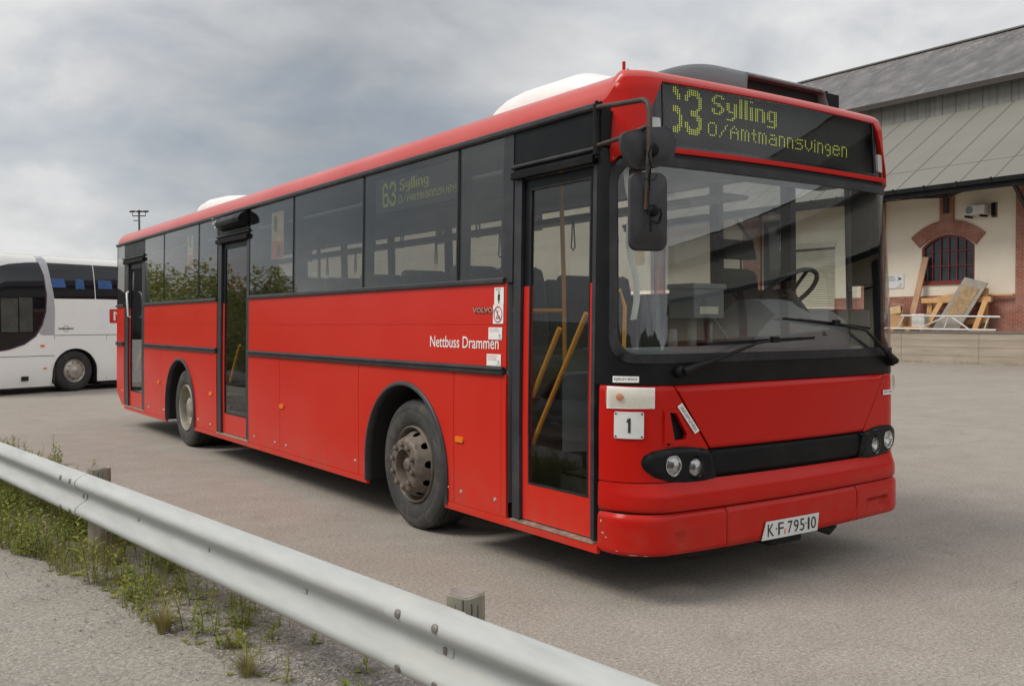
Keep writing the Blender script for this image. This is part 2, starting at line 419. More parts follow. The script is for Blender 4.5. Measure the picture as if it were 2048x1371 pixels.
# ------------------------------------------------------------------ bus skin: one surface wraps side, corner and front
BW = 2.61; HL = BW/2
AXC, AYC, BOW = .26, .28, .075
def _plan():
    xs = [AXC*(1-math.cos(PI/2*i/24)) for i in range(25)]+[AXC+(HL-AXC)*i/30 for i in range(1, 31)]
    T = [(0.0, 0.0, 0.0)]; px, pd = 0.0, 0.0
    for x in xs[1:]:
        c = AYC*math.sqrt(max(0, 1-((AXC-x)/AXC)**2)) if x < AXC else AYC
        d = c+BOW*(1-((x-HL)/HL)**2)
        T.append((T[-1][0]+math.hypot(x-px, d-pd), x, d)); px, pd = x, d
    return T
PT = _plan(); PL = PT[-1][0]*2
def _interp(tab, k, v):
    lo, hi = 0, len(tab)-1
    while hi-lo > 1:
        m = (lo+hi)//2
        if tab[m][k] <= v: lo = m
        else: hi = m
    a, b = tab[lo], tab[hi]; t = (v-a[k])/(b[k]-a[k]) if b[k] != a[k] else 0
    return tuple(a[i]+(b[i]-a[i])*t for i in range(3))
def pX(x):
    """arc position of a point of the front given its x"""
    return _interp(PT, 1, x)[0] if x <= HL else PL-_interp(PT, 1, BW-x)[0]
def sstep(a, b, x):
    t = min(1, max(0, (x-a)/(b-a))); return t*t*(3-2*t)
def lean(z): return 0.0 if z < 1.0 else .035*min(1.15, ((z-1.0)/1.85))
def rake(z): return 1.0 if z < 1.25 else (1-.245*((z-1.25)/1.3)**1.9 if z < 2.55 else .755-.16*(z-2.55))
def zcove(p):
    q = p if p < PL/2 else PL-p
    return 2.872+(2.995-2.872)*sstep(.03, .20, q)
ZTOP = 3.068
def ztop(p):
    q = p if p < PL/2 else PL-p
    return ZTOP-.020*sstep(-.05, .25, q)
def S0(p, t):
    zc = zcove(p); z = min(t, zc); X = lean(z)
    if p <= 0: x, y = 0.0, -p
    elif p >= PL: x, y = BW, p-PL
    else:
        if p <= PL/2: _, x, d = _interp(PT, 0, p)
        else: _, x, d = _interp(PT, 0, PL-p); x = BW-x
        y = -d*rake(z)
    x = X+(BW-2*X)*x/BW
    if t > zc:
        a = min(1.0, t-zc)*PI/2; e = 1e-3
        A = S0(p-e, zc); B = S0(p+e, zc); tx, ty = B.x-A.x, B.y-A.y; l = math.hypot(tx, ty) or 1
        q = p if p < PL/2 else PL-p
        rx = .26+(.075-.26)*sstep(.0, .20, q)
        ins = rx*(1-math.cos(a)); return Vector((x-ty/l*ins, y+tx/l*ins, zc+(ztop(p)-zc)*math.sin(a)))
    return Vector((x, y, z))
def S(p, t, off=0.0):
    P0 = S0(p, t)
    if off:
        e = 1e-3; n = (S0(p+e, t)-S0(p-e, t)).cross(S0(p, t+e)-S0(p, t-e))
        if n.length > 1e-14: P0 = P0+n.normalized()*off
    return P0

# ------------------------------------------------------------------ the red bus
bus = thing('city_bus', 'red single-decker city bus with lit yellow route display, parked on the asphalt', 'bus', (1.3, 5.9, 0))
REAR = 11.95
D1 = (.04, .865); D2 = (5.83, 6.885); D3 = (10.24, 11.45)          # door openings along the side (y)
WH_F, WH_R = 2.32, 8.40                                             # wheel centres
def arch(cy, r=.635, z0=.30, zc=.49):
    """wheel arch outline, in (p,z), left to right over the top"""
    pts = [(-(cy+r), z0)]
    for i in range(25):
        a = PI-PI*i/24; pts.append((-cy+r*math.cos(a), zc+r*math.sin(a)))
    pts.append((-cy+r, z0)); return pts
def prof_edge(z0, z1, e=.02, dep=.012):
    def f(p, z):
        d = min(z-z0, z1-z)
        return -dep*(1-min(1, max(0, d)/e))**2
    return f
def rectp(y0, y1, z0, z1): return [(-y1, z0), (-y0, z0), (-y0, z1), (-y1, z1)]
ZM, ZW, ZG = 1.285, 1.868, 2.835
# lower skirt panels (outline may include a wheel arch)
SK = [(.985, 1.58, None), (1.58, 3.12, WH_F), (3.12, 4.91, None), (4.91, 5.82, None), (6.90, 9.29, WH_R), (9.29, 10.23, None), (11.46, REAR, None)]
for (a, b, w) in SK:
    a += .003; b -= .003
    out = [(-b, .325)]
    if w: out += [(-(w+.635), .325)]+[q for q in arch(w) if q[1] > .325]+[(-(w-.635), .325)]
    if b > 11.9: out = [(-b, .52), (-a-.15, .325)]
    out += [(-a, .325), (-a, ZM-.02), (-b, ZM-.02)]
    patch('side_panel', out, [], S, M_RED, bus, step=.12, thick=.018, grid=False)
# upper side panels between trim strips, with the pressed seam at 1.6 m
for (a, b) in ((.93, 5.82), (6.90, 10.23), (11.46, REAR)):
    patch('side_panel', rectp(a+.003, b-.003, ZM+.02, 1.5915), [], S, M_RED, bus, step=.3, thick=.018, grid=False)
    patch('side_panel', rectp(a+.003, b-.003, 1.5935, ZW), [], S, M_RED, bus, step=.3, thick=.018, grid=False)
patch('side_panel', rectp(.93, .985, .325, ZM-.02), [], S, M_RED, bus, step=.3, thick=.018, grid=False)
# side opposite the doors
patch('side_panel', [(PL+.01, .325)]+[(2*0+PL+WH_F+q[0]+WH_F-WH_F, q[1]) for q in []]+[(PL+WH_F-.635, .325)]+[(PL+WH_F+(q[0]+WH_F), q[1]) for q in arch(WH_F) if q[1] > .325]+[(PL+WH_F+.635, .325), (PL+WH_R-.635, .325)]
      + [(PL+WH_R+(q[0]+WH_R), q[1]) for q in arch(WH_R) if q[1] > .325]+[(PL+WH_R+.635, .325), (PL+REAR, .325), (PL+REAR, ZW), (PL+.65, ZW), (PL+.65, 1.70), (PL+.01, 1.70)], [], S, M_RED, bus, step=.2, thick=.018, grid=False)
def strip(name, a, b, z0, z1, mat, proud=.014, thick=.02, e=.01):
    return patch(name, rectp(a, b, z0, z1), [], S, mat, bus, step=.25, off=lambda p, z: proud*math.sqrt(max(0, 1-abs((z-(z0+z1)/2)/((z1-z0)/2+1e-6))**3)), thick=thick, grid=True)
def rail_strip(name, a, b, prof, mat):
    """moulding swept along the side; prof = [(outward, z)]"""
    m = MB()
    rows = []
    n = max(2, int((b-a)/.5)+1)
    for i in range(n):
        y = a+(b-a)*i/(n-1); rows.append([S(-y, z, o) for (o, z) in prof])
    m.grid(rows, smooth=False)
    b0 = len(m.v)
    m.v += [tuple(p) for p in rows[0]]+[tuple(p) for p in rows[-1]]
    m.face(range(b0, b0+len(prof))); m.face(range(b0+len(prof), b0+2*len(prof)))
    return m.build(name, mat, bus, recalc=True)
for (a, b) in ((.95, 5.82), (6.90, 10.23), (11.46, REAR)):
    rail_strip('rub_rail', a, b, [(0, 1.258), (.022, 1.262), (.026, 1.275), (.012, 1.280), (.012, 1.292), (.026, 1.297), (.022, 1.312), (0, 1.316)], M_TRIM)
    rail_strip('window_sill_trim', a, b, [(0, 1.862), (.016, 1.864), (.022, 1.872), (.022, 1.892), (.012, 1.902), (0, 1.903)], M_TRIM)
rail_strip('roof_gutter', -.0, REAR, [(0, 2.828), (.018, 2.832), (.026, 2.842), (.026, 2.862), (.014, 2.874), (-.005, 2.876)], M_TRIM)
rail_strip('sill_rail', .0, 1.70, [(-.02, .27), (.004, .272), (.006, .300), (.004, .322), (-.02, .324)], M_RED)
rail_strip('sill_rail', 2.955, 7.78, [(-.02, .27), (.004, .272), (.006, .300), (.004, .322), (-.02, .324)], M_RED)
rail_strip('sill_rail', 9.04, 11.45, [(-.02, .27), (.004, .272), (.006, .300), (.004, .322), (-.02, .324)], M_RED)
for (a, b) in (D1, D2, D3):
    rail_strip('door_step_edge', a-.01, b, [(-.05, .318), (.004, .318), (.012, .324), (.012, .334), (-.05, .338)], M_ALU)
# wheel arch lips
for w in (WH_F, WH_R):
    m = MB(); pa = arch(w); rows = []
    for (i, (p, z)) in enumerate(pa):
        q0 = pa[max(0, i-1)]; q1 = pa[min(len(pa)-1, i+1)]
        tx, tz = q1[0]-q0[0], q1[1]-q0[1]; l = math.hypot(tx, tz); nx, nz = -tz/l, tx/l
        rows.append([S(p+nx*d, z+nz*d, o) for (d, o) in ((.030, -.002), (.030, .010), (.018, .020), (.002, .021), (-.006, .012), (-.006, -.04))])
    m.grid(rows); m.build('wheel_arch_trim', M_TRIM, bus, sharp=50)
    # dark wheel well behind the arch
    m = MB(); rows = []
    for (p, z) in pa: rows.append([Vector((x, -p, z)) for x in (.02, .62)])
    m.grid(rows); b0 = len(m.v); m.v += [(.62, -p, z) for (p, z) in pa]; m.face(range(b0, b0+len(pa)))
    m.build('wheel_well', M_VOID, bus)
    m = MB(); rows = []
    for (p, z) in pa: rows.append([Vector((x, -p, z)) for x in (BW-.62, BW-.02)])
    m.grid(rows); m.build('wheel_well', M_VOID, bus)
# window band: pillars, panes
WIN = [(.99, 1.53), (1.56, 3.045), (3.07, 4.57), (4.60, 5.80), (6.92, 7.61), (7.64, 9.19), (9.22, 10.22), (11.48, REAR-.02)]
PILL = [(.885, .99+.03), (1.50, 1.60), (3.0, 3.10), (4.53, 4.63), (5.76, 5.83), (6.885, 6.96), (7.58, 7.68), (9.15, 9.25), (10.18, 10.24), (11.45, 11.51), (REAR-.05, REAR)]
for i, (a, b) in enumerate(WIN):
    w = patch('window', rectp(a, b, 1.895, ZG-.002), [], S, M_GLASS, bus, step=.25, off=-.003, thick=.006, grid=False)
    bar = .034
    fr = patch('window_frame', rectp(a+.001, b-.001, 1.896, ZG-.003), [rectp(a+bar, b-bar, 1.93, ZG-.05)], S, M_BLACKMATT, w, step=.3, off=-.012, thick=.012, grid=False)
for (a, b) in PILL:
    patch('window_pillar', rectp(a, b, ZW, ZG), [], S, M_BLACK, bus, step=.3, off=-.026, thick=.05, grid=False)
for (a, b) in zip(WIN[:-1], WIN[1:]):
    if b[0]-a[1] < .05:
        rail_strip('window_seal', a[1]-.002, b[0]+.002, [(-.02, 1.9), (-.001, 1.9), (-.001, 2.83), (-.02, 2.83)], M_BLACKMATT)
patch('door_post_panel', rectp(.872, .985, ZW, ZG), [], S, M_TRIM, bus, step=.3, off=.001, thick=.02, grid=False)
# windows on the far side
YF = [.70, 1.45, 2.9, 4.35, 5.85, 7.35, 8.85, 10.35, 11.7]
for a, b in zip(YF[:-1], YF[1:]):
    patch('window', [(PL+a+.04, 1.90), (PL+b-.04, 1.90), (PL+b-.04, ZG-.06), (PL+a+.04, ZG-.06)], [], S, M_GLASS, bus, step=.4, off=-.003, thick=.006, grid=False)
for y in YF+[REAR-.05]:
    patch('window_pillar', [(PL+y-.05, ZW), (PL+y+.05, ZW), (PL+y+.05, ZG), (PL+y-.05, ZG)], [], S, M_BLACK, bus, step=.4, off=0, thick=.06, grid=False)
patch('window_pillar', [(PL-.06, ZW), (PL+.12, ZW), (PL+.12, ZG), (PL-.06, ZG)], [], S, M_BLACK, bus, step=.1, off=-.006, thick=.04, grid=False)
patch('side_window', [(PL+.10, 1.72), (PL+.65, 1.72), (PL+.65, ZG-.06), (PL+.10, ZG-.06)], [], S, M_WSGLASS, bus, step=.4, off=-.003, thick=.006, grid=False)
patch('side_panel', [(PL+.0, ZG-.07), (PL+REAR, ZG-.07), (PL+REAR, ZG+.04), (PL+.0, ZG+.04)], [], S, M_BLACK, bus, step=.4, off=-.002, thick=.03, grid=False)
# doors
def door(y0, y1, gl, poles, handle, first):
    """single leaf: black upper frame, red lower frame, one tall pane"""
    g0, g1, gz0, gz1 = gl; l0, l1 = g0-.038, g1+.060
    d = thing('door', '', '', (0, (y0+y1)/2, .3)); del d['label']; del d['category']; attach(d, bus)
    sp = ZW-.03
    red = [(-l1, .345), (-l0, .345), (-l0, sp), (-g0, sp), (-g0, gz0), (-g1, gz0), (-g1, sp), (-l1, sp)]
    blk = [(-l1, sp), (-g1, sp), (-g1, gz1), (-g0, gz1), (-g0, sp), (-l0, sp), (-l0, 2.52), (-l1, 2.52)]
    patch('door_panel', red, [], S, M_RED, d, step=.3, off=-.028, thick=.03, grid=False)
    patch('door_frame', blk, [], S, M_BLACK, d, step=.3, off=-.028, thick=.03, grid=False)
    patch('glass_pane', [(-g1-.004, gz0-.004), (-g0+.004, gz0-.004), (-g0+.004, gz1+.004), (-g1-.004, gz1+.004)], [], S, M_DOORGLASS, d, step=.3, off=-.036, thick=.006, grid=False)
    patch('glass_seal', [(-g1, gz0), (-g0, gz0), (-g0, gz1), (-g1, gz1)], [[(-g1+.012, gz0+.012), (-g0-.012, gz0+.012), (-g0-.012, gz1-.012), (-g1+.012, gz1-.012)]], S, M_RUBBER, d, step=.4, off=-.026, thick=.01, grid=False)
    for (a, b, o) in ((y0+.001, l0-.004, -.006), (l1+.004, y1-.001, -.004)):
        patch('door_seal', [(-b, .342), (-a, .342), (-a, 2.53), (-b, 2.53)], [], S, M_TRIM, d, step=.4, off=o, thick=.03, grid=False)
    for (a, b, z0, z1) in ((y0, y1, 2.63, ZG),):
        patch('header_panel', [(-b, z0), (-a, z0), (-a, z1), (-b, z1)], [], S, M_BLACK, d, step=.4, off=-.004, thick=.02, grid=False)
    patch('header_panel', [(-y1, 2.53), (-y0, 2.53), (-y0, 2.632), (-y1, 2.632)], [], S, M_BLACKMATT, d, step=.4, off=.004, thick=.03, grid=False)
    m = MB(); m.tube([S(-y0+.012, 2.607, .010), S(-y1-.008, 2.607, .010)], .014, 10); m.build('rain_bar', M_TRIM, d)
    m = MB(); m.beam(S(-y0, 2.548, .018), S(-y1, 2.548, .018), .03, .05); m.build('lip', M_BLACKMATT, d, bevel=.006)
    for pl in poles:
        m = MB(); m.tube(pl, .017, 12); m.build('grab_rail', M_YELLOW, d)
    if handle:
        m = MB(); m.tube([(-.015, 11.04, 2.09), (-.045, 11.02, 2.07), (-.055, 10.96, 1.98), (-.055, 10.93, 1.85), (-.05, 10.93, 1.72), (-.015, 10.93, 1.70)], .014, 10); m.build('handle', M_WHITE, d)
    return d
door(D1[0], D1[1], (.115, .72, .575, 2.458), [[(.085, .46, 1.57), (.085, .745, 1.13)], [(.085, .20, 1.66), (.085, .74, .83)]], False, True)
door(D2[0], D2[1], (5.96, 6.70, .565, 2.47), [[(.085, 6.32, 1.36), (.085, 6.66, .93)]], False, False)
door(D3[0], D3[1], (10.44, 11.17, .565, 2.45), [[(.09, 10.6, 1.3), (.09, 11.05, .9)]], True, False)
# cracked black shell bolted over the middle door
m = MB(); prof = [(0.0, 2.835), (.10, 2.79), (.135, 2.74), (.13, 2.70), (.0, 2.66)]
rows = []
for i in range(7):
    y = 5.86+(6.72-5.86)*i/6; k = 1.0 if i > 0 else .86; jag = random.Random(i*7).uniform(-.012, .012) if i > 3 else 0
    rows.append([S(-y, z+(jag if o > .05 else 0), o*(k if i < 6 else .62)) for (o, z) in prof])
m.grid(rows, smooth=False); b0 = len(m.v); m.v += [tuple(p) for p in rows[0]]+[tuple(p) for p in rows[-1]]; m.face(range(b0, b0+5)); m.face(range(b0+5, b0+10))
m.build('door_camera_shell', M_BLACK, bus, recalc=True)
m = MB(); rnd = random.Random(4)
for i in range(9):
    y = 6.70+rnd.uniform(0, .035); z = 2.69+i*.014; m.obox(S(-y, z, .09+rnd.uniform(-.02, .03)), (0, rnd.uniform(.004, .016), 0), (.006, 0, .002), (0, 0, rnd.uniform(.003, .009)))
m.build('broken_edge', M_STICK, bus)

# roof: cove round the whole edge, then a low camber to the centre line
def roof_mesh():
    m = MB(); ps = [-11.9+i*.35 for i in range(34)]+[0]+[PL*i/72 for i in range(1, 72)]+[PL]+[PL+.35*i for i in range(1, 34)]+[PL+11.9]
    ps = sorted(set(round(p, 4) for p in ps)); rows = []
    for p in ps:
        zc = zcove(p); r = [S0(p, zc-.006)]+[S0(p, zc+i/12) for i in range(13)]
        e = r[-1]; t = Vector((HL, max(e.y, .5), ZTOP+.055)) if 0 <= p <= PL else Vector((HL, e.y, ZTOP+.055))
        for k in (.12, .3, .55, 1.0):
            q = e.lerp(t, k); q.z = ztop(p)+.055*(1-(1-k)**2); r.append(q)
        rows.append(r)
    return m.grid(rows)
roof = roof_mesh().build('roof', M_REDROOF, bus, sharp=60)
m = MB(); m.box(.09, .35, 2.775, BW-.09, 11.8, 2.80); m.build('ceiling', M_INTG, bus)
# rear wall with rounded corners
m = MB(); pl = [(0.0, REAR), (.012, REAR+.05), (.05, REAR+.09), (.12, REAR+.11), (BW-.12, REAR+.11), (BW-.05, REAR+.09), (BW-.012, REAR+.05), (BW, REAR)]
rows = []
for z in (.52, .8, 1.25, 1.9, 2.5, 2.84, 2.95, 3.03, 3.075):
    X = lean(z); ins = 0 if z < 2.85 else .26*(1-math.cos(math.asin(min(1, (z-2.84)/.235)))); sh = min(ins, .25)
    rows.append([(X+sh+(BW-2*X-2*sh)*x/BW, y-(.0 if z > .6 else .10)-sh*.35, z) for (x, y) in pl])
m.grid(rows); m.build('rear_panel', M_RED, bus, sharp=50)

# ---- front
def hole_ws(d=0.0): return rrect(.085+d, 1.375+d, PL-.085-d, 2.545-d, .15-d*.6, 8)
black = patch('front_surround', [(-.032, 1.252), (PL+.032, 1.252), (PL+.032, 2.575), (-.032, 2.575)], [hole_ws(.012)], S, M_BLACK, bus, step=.05, off=0, thick=.02)
patch('corner_post', [(-.032, 2.572), (.118, 2.572), (.118, 2.84), (-.032, 2.84)], [], S, M_BLACK, bus, step=.04, off=-.003, thick=.02)
def seal_off(u, v): return .012
seal = patch('windscreen_seal', hole_ws(0), [hole_ws(.052)], S, M_RUBBER, bus, step=.04, off=lambda p, z: .013 if .024 < min(p-.085, PL-.085-p, z-1.375, 2.545-z) < .04 else .008, thick=.02)
ws = patch('windscreen', hole_ws(.045), [], S, M_WSGLASS, bus, step=.05, off=.001, thick=.006)
hdr_top = [(p, zcove(p)) for p in [.025+(PL-.05)*i/80 for i in range(81)]][::-1]
dl = [(.30, 2.612), (.315, 2.68), (.345, 2.76), (.385, 2.86), (.43, 2.95), (.45, 2.978)]
disp_hole = [(q[0], q[1]) for q in dl][::1]
disp = dl+[(PL/2, 2.984)]+[(PL-a, b) for a, b in dl[::-1]]+[(PL-.32, 2.604), (PL/2, 2.604), (.32, 2.604)]
disp = disp[::-1]
hdr = patch('route_display_housing', [(.10, 2.515), (.17, 2.545), (.30, 2.572), (PL/2, 2.576), (PL-.30, 2.572), (PL-.17, 2.545), (PL-.10, 2.515), (PL-.10, 2.846), (PL-.025, 2.846)]+hdr_top+[(.025, 2.846), (.10, 2.846)], [disp], S, M_REDF, bus, step=.035,
      off=lambda p, z: .014 - .014*max(0, 1-abs(z-2.53)/.05)**2 - .012*max(0, (z-2.94)/.06) + .014*(1-sstep(.3, .55, min(p, PL-p)))*(1-sstep(2.6, 2.9, z)), thick=.02)
dsp = patch('route_display', disp, [rrect(.46, 2.626, PL-.46, 2.974, .018, 4)], S, pmat('black display glass', (.008, .008, .009), .08, vary=.1), bus, step=.045, off=-.004, thick=.01)
patch('display_pane', rrect(.457, 2.623, PL-.457, 2.977, .018, 4), [], S, glass('display pane glass', (.93, .94, .93), .32, .01, .0), dsp, step=.06, off=-.006, thick=.004)
m = MB(); m.box(.24, -.165, 2.58, BW-.24, -.10, 3.02); m.build('display_board', pmat('matt black display board', (.012, .012, .011), .8, vary=.2), dsp)
fr = MB(); lo = rrect(.455, 2.622, PL-.455, 2.977, .02, 4)
fr.tube([S(a, b, -.001) for a, b in lo+[lo[0]]], .0035, 6); fr.build('display_frame', M_TRIM, dsp)
SMALL = {
 'o': ['01110','10001','10001','10001','10001','10001','01110'], '/': ['00001','00010','00010','00100','01000','01000','10000'],
 'A': ['00100','01010','10001','11111','10001','10001','10001'], 'm': ['.....','11010','10101','10101','10101','10101','10101'],
 't': ['010','010','111','010','010','010','001'], 'a': ['.....','01110','00001','01111','10001','10001','01111'],
 'n': ['....','1110','1001','1001','1001','1001','1001'], 's': ['.....','01111','10000','01110','00001','00001','11110'],
 'v': ['.....','10001','10001','10001','10001','01010','00100'], 'i': ['1','.','1','1','1','1','1'],
 'g': ['....','0110','1001','1001','0111','0001','0001','0110'], 'e': ['.....','01110','10001','11111','10000','10001','01110']}
BIG = {
 'S': ['0011110','0110011','1100000','1100000','0111100','0001110','0000011','1100011','1100110','0111100'],
 'y': ['......','......','......','110011','110011','110011','110011','011111','000011','000011','000110','111100'],
 'l': ['11']*10, 'i': ['11','..','..','11','11','11','11','11','11','11'],
 'n': ['......','......','......','111110','110011','110011','110011','110011','110011','110011'],
 'g': ['......','......','......','011111','110011','110011','110011','110011','011111','000011','000011','111110']}
DIG = {
 '6': ['..####...','.######..','###..###.','##....##.','##.......','##.......','##.####..','########.','###...##.','##.....##','##.....##','##.....##','###...###','.#######.','..#####..'],
 '3': ['..#####..','.#######.','###...###','##.....##','.......##','.......##','......##.','...####..','...#####.','......###','.......##','##.....##','###...###','.#######.','..#####..']}
def scale_up(pat, w, h):
    H = len(pat); Wd = len(pat[0])
    return [''.join(pat[int((j+.5)*H/h)][int((i+.5)*Wd/w)] for i in range(w)) for j in range(h)]
def display_dots(mb, surf, u0, ztop, pitch, d, off, clip6, vp=None, maxu=1e9):
    """route text as round dots; u0 left edge, ztop top row"""
    vp = vp or pitch
    cells = []
    col = -4 if clip6 else 0
    for ch in '63':
        pat = scale_up(DIG[ch], 9, 22)
        for j, r in enumerate(pat):
            for i, c in enumerate(r):
                if c == '#' and col+i >= 0: cells.append((col+i, j))
        col += 10
    col += 2
    x = col+2
    for ch in 'Sylling':
        pat = BIG[ch]
        for j, r in enumerate(pat):
            for i, c in enumerate(r):
                if c == '1': cells.append((x+i, j))
        x += len(pat[0])+1
    x = col
    for ch in 'o/Amtmannsvingen':
        pat = SMALL[ch]
        for j, r in enumerate(pat):
            for i, c in enumerate(r):
                if c == '1': cells.append((x+i, j+14))
        x += len(pat[0])+1
    for (i, j) in cells:
        u = u0+i*pitch
        if u > maxu: continue
        b = len(mb.v); z = ztop-j*vp
        for k in range(6):
            a = PI/3*k+.3; mb.v.append(tuple(surf(u+d*math.cos(a), z+d*math.sin(a), off)))
        mb.face(range(b, b+6))
def board(u, v, o): return Vector((u, -.1662-o, v))
m = MB(); display_dots(m, board, .440, 2.975, .01625, .0048, .0, True, vp=.0121); m.build('display_text', M_LED, dsp)
# little marker lamps at both ends of the display
for s in (0, 1):
    q = rrect(PL-.425, 2.645, PL-.345, 2.765, .012, 3) if s else rrect(.345, 2.645, .425, 2.765, .012, 3)
    patch('marker_lamp', q, [], S, pmat('milky lens', (.42, .41, .40), .2, vary=.15, coat=.5), bus, step=.03, off=.012, thick=.02)
# red front: corner panels, hood, grille panel, bumpers
hoodp = [(.757, .874), (PL-.757, .874), (PL-.486, 1.247), (.486, 1.247)]
cornerL = [(.012, .704), (.60, .704), (.72, .866), (.742, .874), (.472, 1.248), (.012, 1.248)]
flap = [(.432, .925), (.565, .925), (.578, .965), (.497, 1.095), (.432, 1.105)]
holeF = [(.485, .935), (.562, .94), (.574, .968), (.497, 1.088), (.447, 1.098)]
pf = prof_edge(.60, 1.250, .014, .006)
LH = [circ(.462, .798, .052, 18, .058), circ(.625, .775, .052, 18, .058)]
patch('corner_panel', cornerL, [holeF]+LH, S, M_REDF, bus, step=.035, off=pf, thick=.02)
patch('corner_panel', [(PL-a, b) for a, b in cornerL[::-1]], [[(PL-a, b) for a, b in h[::-1]] for h in LH], S, M_REDF, bus, step=.035, off=pf, thick=.02)
patch('front_hood', hoodp, [], S, M_REDF, bus, step=.05, off=lambda p, z: .004-.008*max(0, 1-min(z-.872, 1.248-z)/.012)**2, thick=.02)
patch('front_backing', [(.02, .30), (PL-.02, .30), (PL-.02, 1.26), (.02, 1.26)], [], S, M_VOID, bus, step=.08, off=-.05, thick=.01)
fo = patch('filler_flap_frame', [(.405, .905), (.585, .905), (.602, .965), (.505, 1.118), (.405, 1.118)], [holeF], S, M_REDF, bus, step=.03, off=.007, thick=.012)
patch('flap_lid', [(.408, .925), (.472, .925), (.440, 1.10), (.408, 1.10)], [], S, M_REDF, bus, step=.03, off=.016, thick=.006)
m = MB(); m.lathe([(0, 0), (0, .009), (.006, .008), (.007, 0)], (0, 0, 0), 'x', 12); m.xf(Matrix.Translation(S(.44, .918, .012)) @ Matrix.Rotation(R(120), 4, 'Z')); m.build('flap_lock', M_BLACKMATT, bus)
patch('grille_panel', [(.80, .708), (PL-.80, .708), (PL-.765, .862), (.765, .862)], [], S, M_BLACKMATT, bus, step=.05, off=lambda p, z: -.004-.012*(1-min(1, min(z-.706, .864-z, p-.765, PL-.765-p)/.02))**2, thick=.02)
def leaf(s):
    q = [(.278, .825), (.295, .856), (.34, .880), (.42, .893), (.52, .897), (.62, .890), (.70, .877), (.755, .862), (.775, .80), (.803, .700), (.70, .688), (.56, .690), (.44, .706), (.35, .735), (.295, .775), (.280, .80)]
    return q if s == 0 else [(PL-a, b) for a, b in q[::-1]]
for s in (0, 1):
    L = leaf(s); cl = [(.462, .798), (.625, .775)]
    if s: cl = [(PL-a, b) for a, b in cl]
    def loff(p, z, L=L):
        dm = 9
        for i in range(len(L)):
            ax_, ay_ = L[i]; bx_, by_ = L[(i+1) % len(L)]; dx, dy = bx_-ax_, by_-ay_
            t = max(0, min(1, ((p-ax_)*dx+(z-ay_)*dy)/(dx*dx+dy*dy))); dm = min(dm, math.hypot(p-ax_-t*dx, z-ay_-t*dy))
        return .004+.020*(1-(1-min(1, dm/.035))**2)
    hl = patch('headlight_housing', L, [circ(a, b, .054, 20, .066) for a, b in cl][:2], S, M_BLACK, bus, step=.018, off=loff, thick=.03)
    for i, (a, b) in enumerate(cl):
        c = S(a, b, 0); n = (S(a, b, .05)-c).normalized(); MM = Matrix.Translation(c-n*.012) @ n.to_track_quat('X', 'Z').to_matrix().to_4x4()
        m = MB(); m.lathe([(.036, .062), (.026, .055), (-.03, .040), (-.05, .018), (-.052, 0)], (0, 0, 0), 'x', 28); m.xf(MM)
        lamp = m.build('headlight', M_CHROME, hl)
        m = MB(); m.lathe([(-.045, .0), (-.045, .014), (-.01, .012), (-.004, 0)], (0, 0, 0), 'x', 14); m.xf(MM); m.build('bulb', pmat('dark bulb cap', (.05, .05, .05), .3), lamp) if 0 else m.build('bulb', pmat('dark bulb cap', (.05, .05, .05), .3), hl)
        m = MB(); m.lathe([(.026, .053), (.033, .050), (.040, .034), (.044, .016), (.045, 0)], (0, 0, 0), 'x', 28); m.xf(MM); m.build('lens', M_LENS, hl)
        m = MB(); m.lathe([(.020, .0555), (.037, .0555), (.037, .051), (.020, .050)], (0, 0, 0), 'x', 28); m.xf(MM); m.build('lamp_ring', M_RUBBER if i else M_CHROME, hl)
# bumpers
def bump_up(p, z):
    q = min(p, PL-p); k = sstep(.05, .55, q)
    t = (z-.535)/(.700-.535)
    o = (.006+.036*k)*min(1, max(0, (1-t)/.52)) if t < 1 else 0
    return o-.010*(1-min(1, (z-.535)/.02))**2
patch('upper_bumper', [(.012, .535), (PL-.012, .535), (PL-.012, .699), (.012, .699)], [], S, M_REDF, bus, step=.03, off=bump_up, thick=.02)
def bump_lo(p, z):
    q = min(p, PL-p); o = .030*sstep(.0, .2, q)+.004
    for (a, sgn) in ((.47, 1), (PL-.47, -1)):        # moulded tow eye covers
        d = math.hypot((p-a-.04*sgn)/1.05, z-.375)
        if (p-a-.04*sgn)*sgn > -.02 and abs(z-.385) < .035 and abs(p-a) < .26: o -= .014*min(1, (.035-abs(z-.385))/.010)
        o -= .012*(1 if d < .038 else max(0, 1-(d-.038)/.006))
    e = min(z-.285, .525-z); o -= .022*(1-min(1, max(0, e)/.035))**2
    for br in (.862, PL-.862): o -= .006*max(0, 1-abs(p-br)/.010)
    return o
segs = [(.005, .860), (.864, PL-.864), (PL-.860, PL-.005)]
for (a, b) in segs:
    pts = [(a, .285+(.012 if a < .1 else 0)), (b, .285+(.012 if b > 2.5 else 0)), (b, .525), (a, .525)]
    if a == .864:
        pts = [(a, .285), (b-.10, .292), (b, .40), (b, .525), (a, .525)]
    if a > 2: pts = [(a-.10, .292), (b, .30), (b, .525), (a, .525), (a, .40)]
    patch('lower_bumper', pts, [], S, M_REDF, bus, step=.022 if a != .864 else .03, off=bump_lo, thick=.025)
patch('bumper_shadow_gap', [(.01, .52), (PL-.01, .52), (PL-.01, .54), (.01, .54)], [], S, M_VOID, bus, step=.1, off=-.012, thick=.01, grid=False)
m = MB(); m.box(.5, -.22, .22, 1.0, .2, .30); m.box(1.2, -.26, .20, 1.5, .1, .30); m.tube([(1.62, -.25, .28), (1.72, -.30, .24), (1.85, -.24, .25)], .03, 8); m.build('tow_bracket', M_VOID, bus, bevel=.01)
M_SCUFF = pmat('bare scuffed primer', (.42, .36, .33), .8, vary=.35, vscale=90)
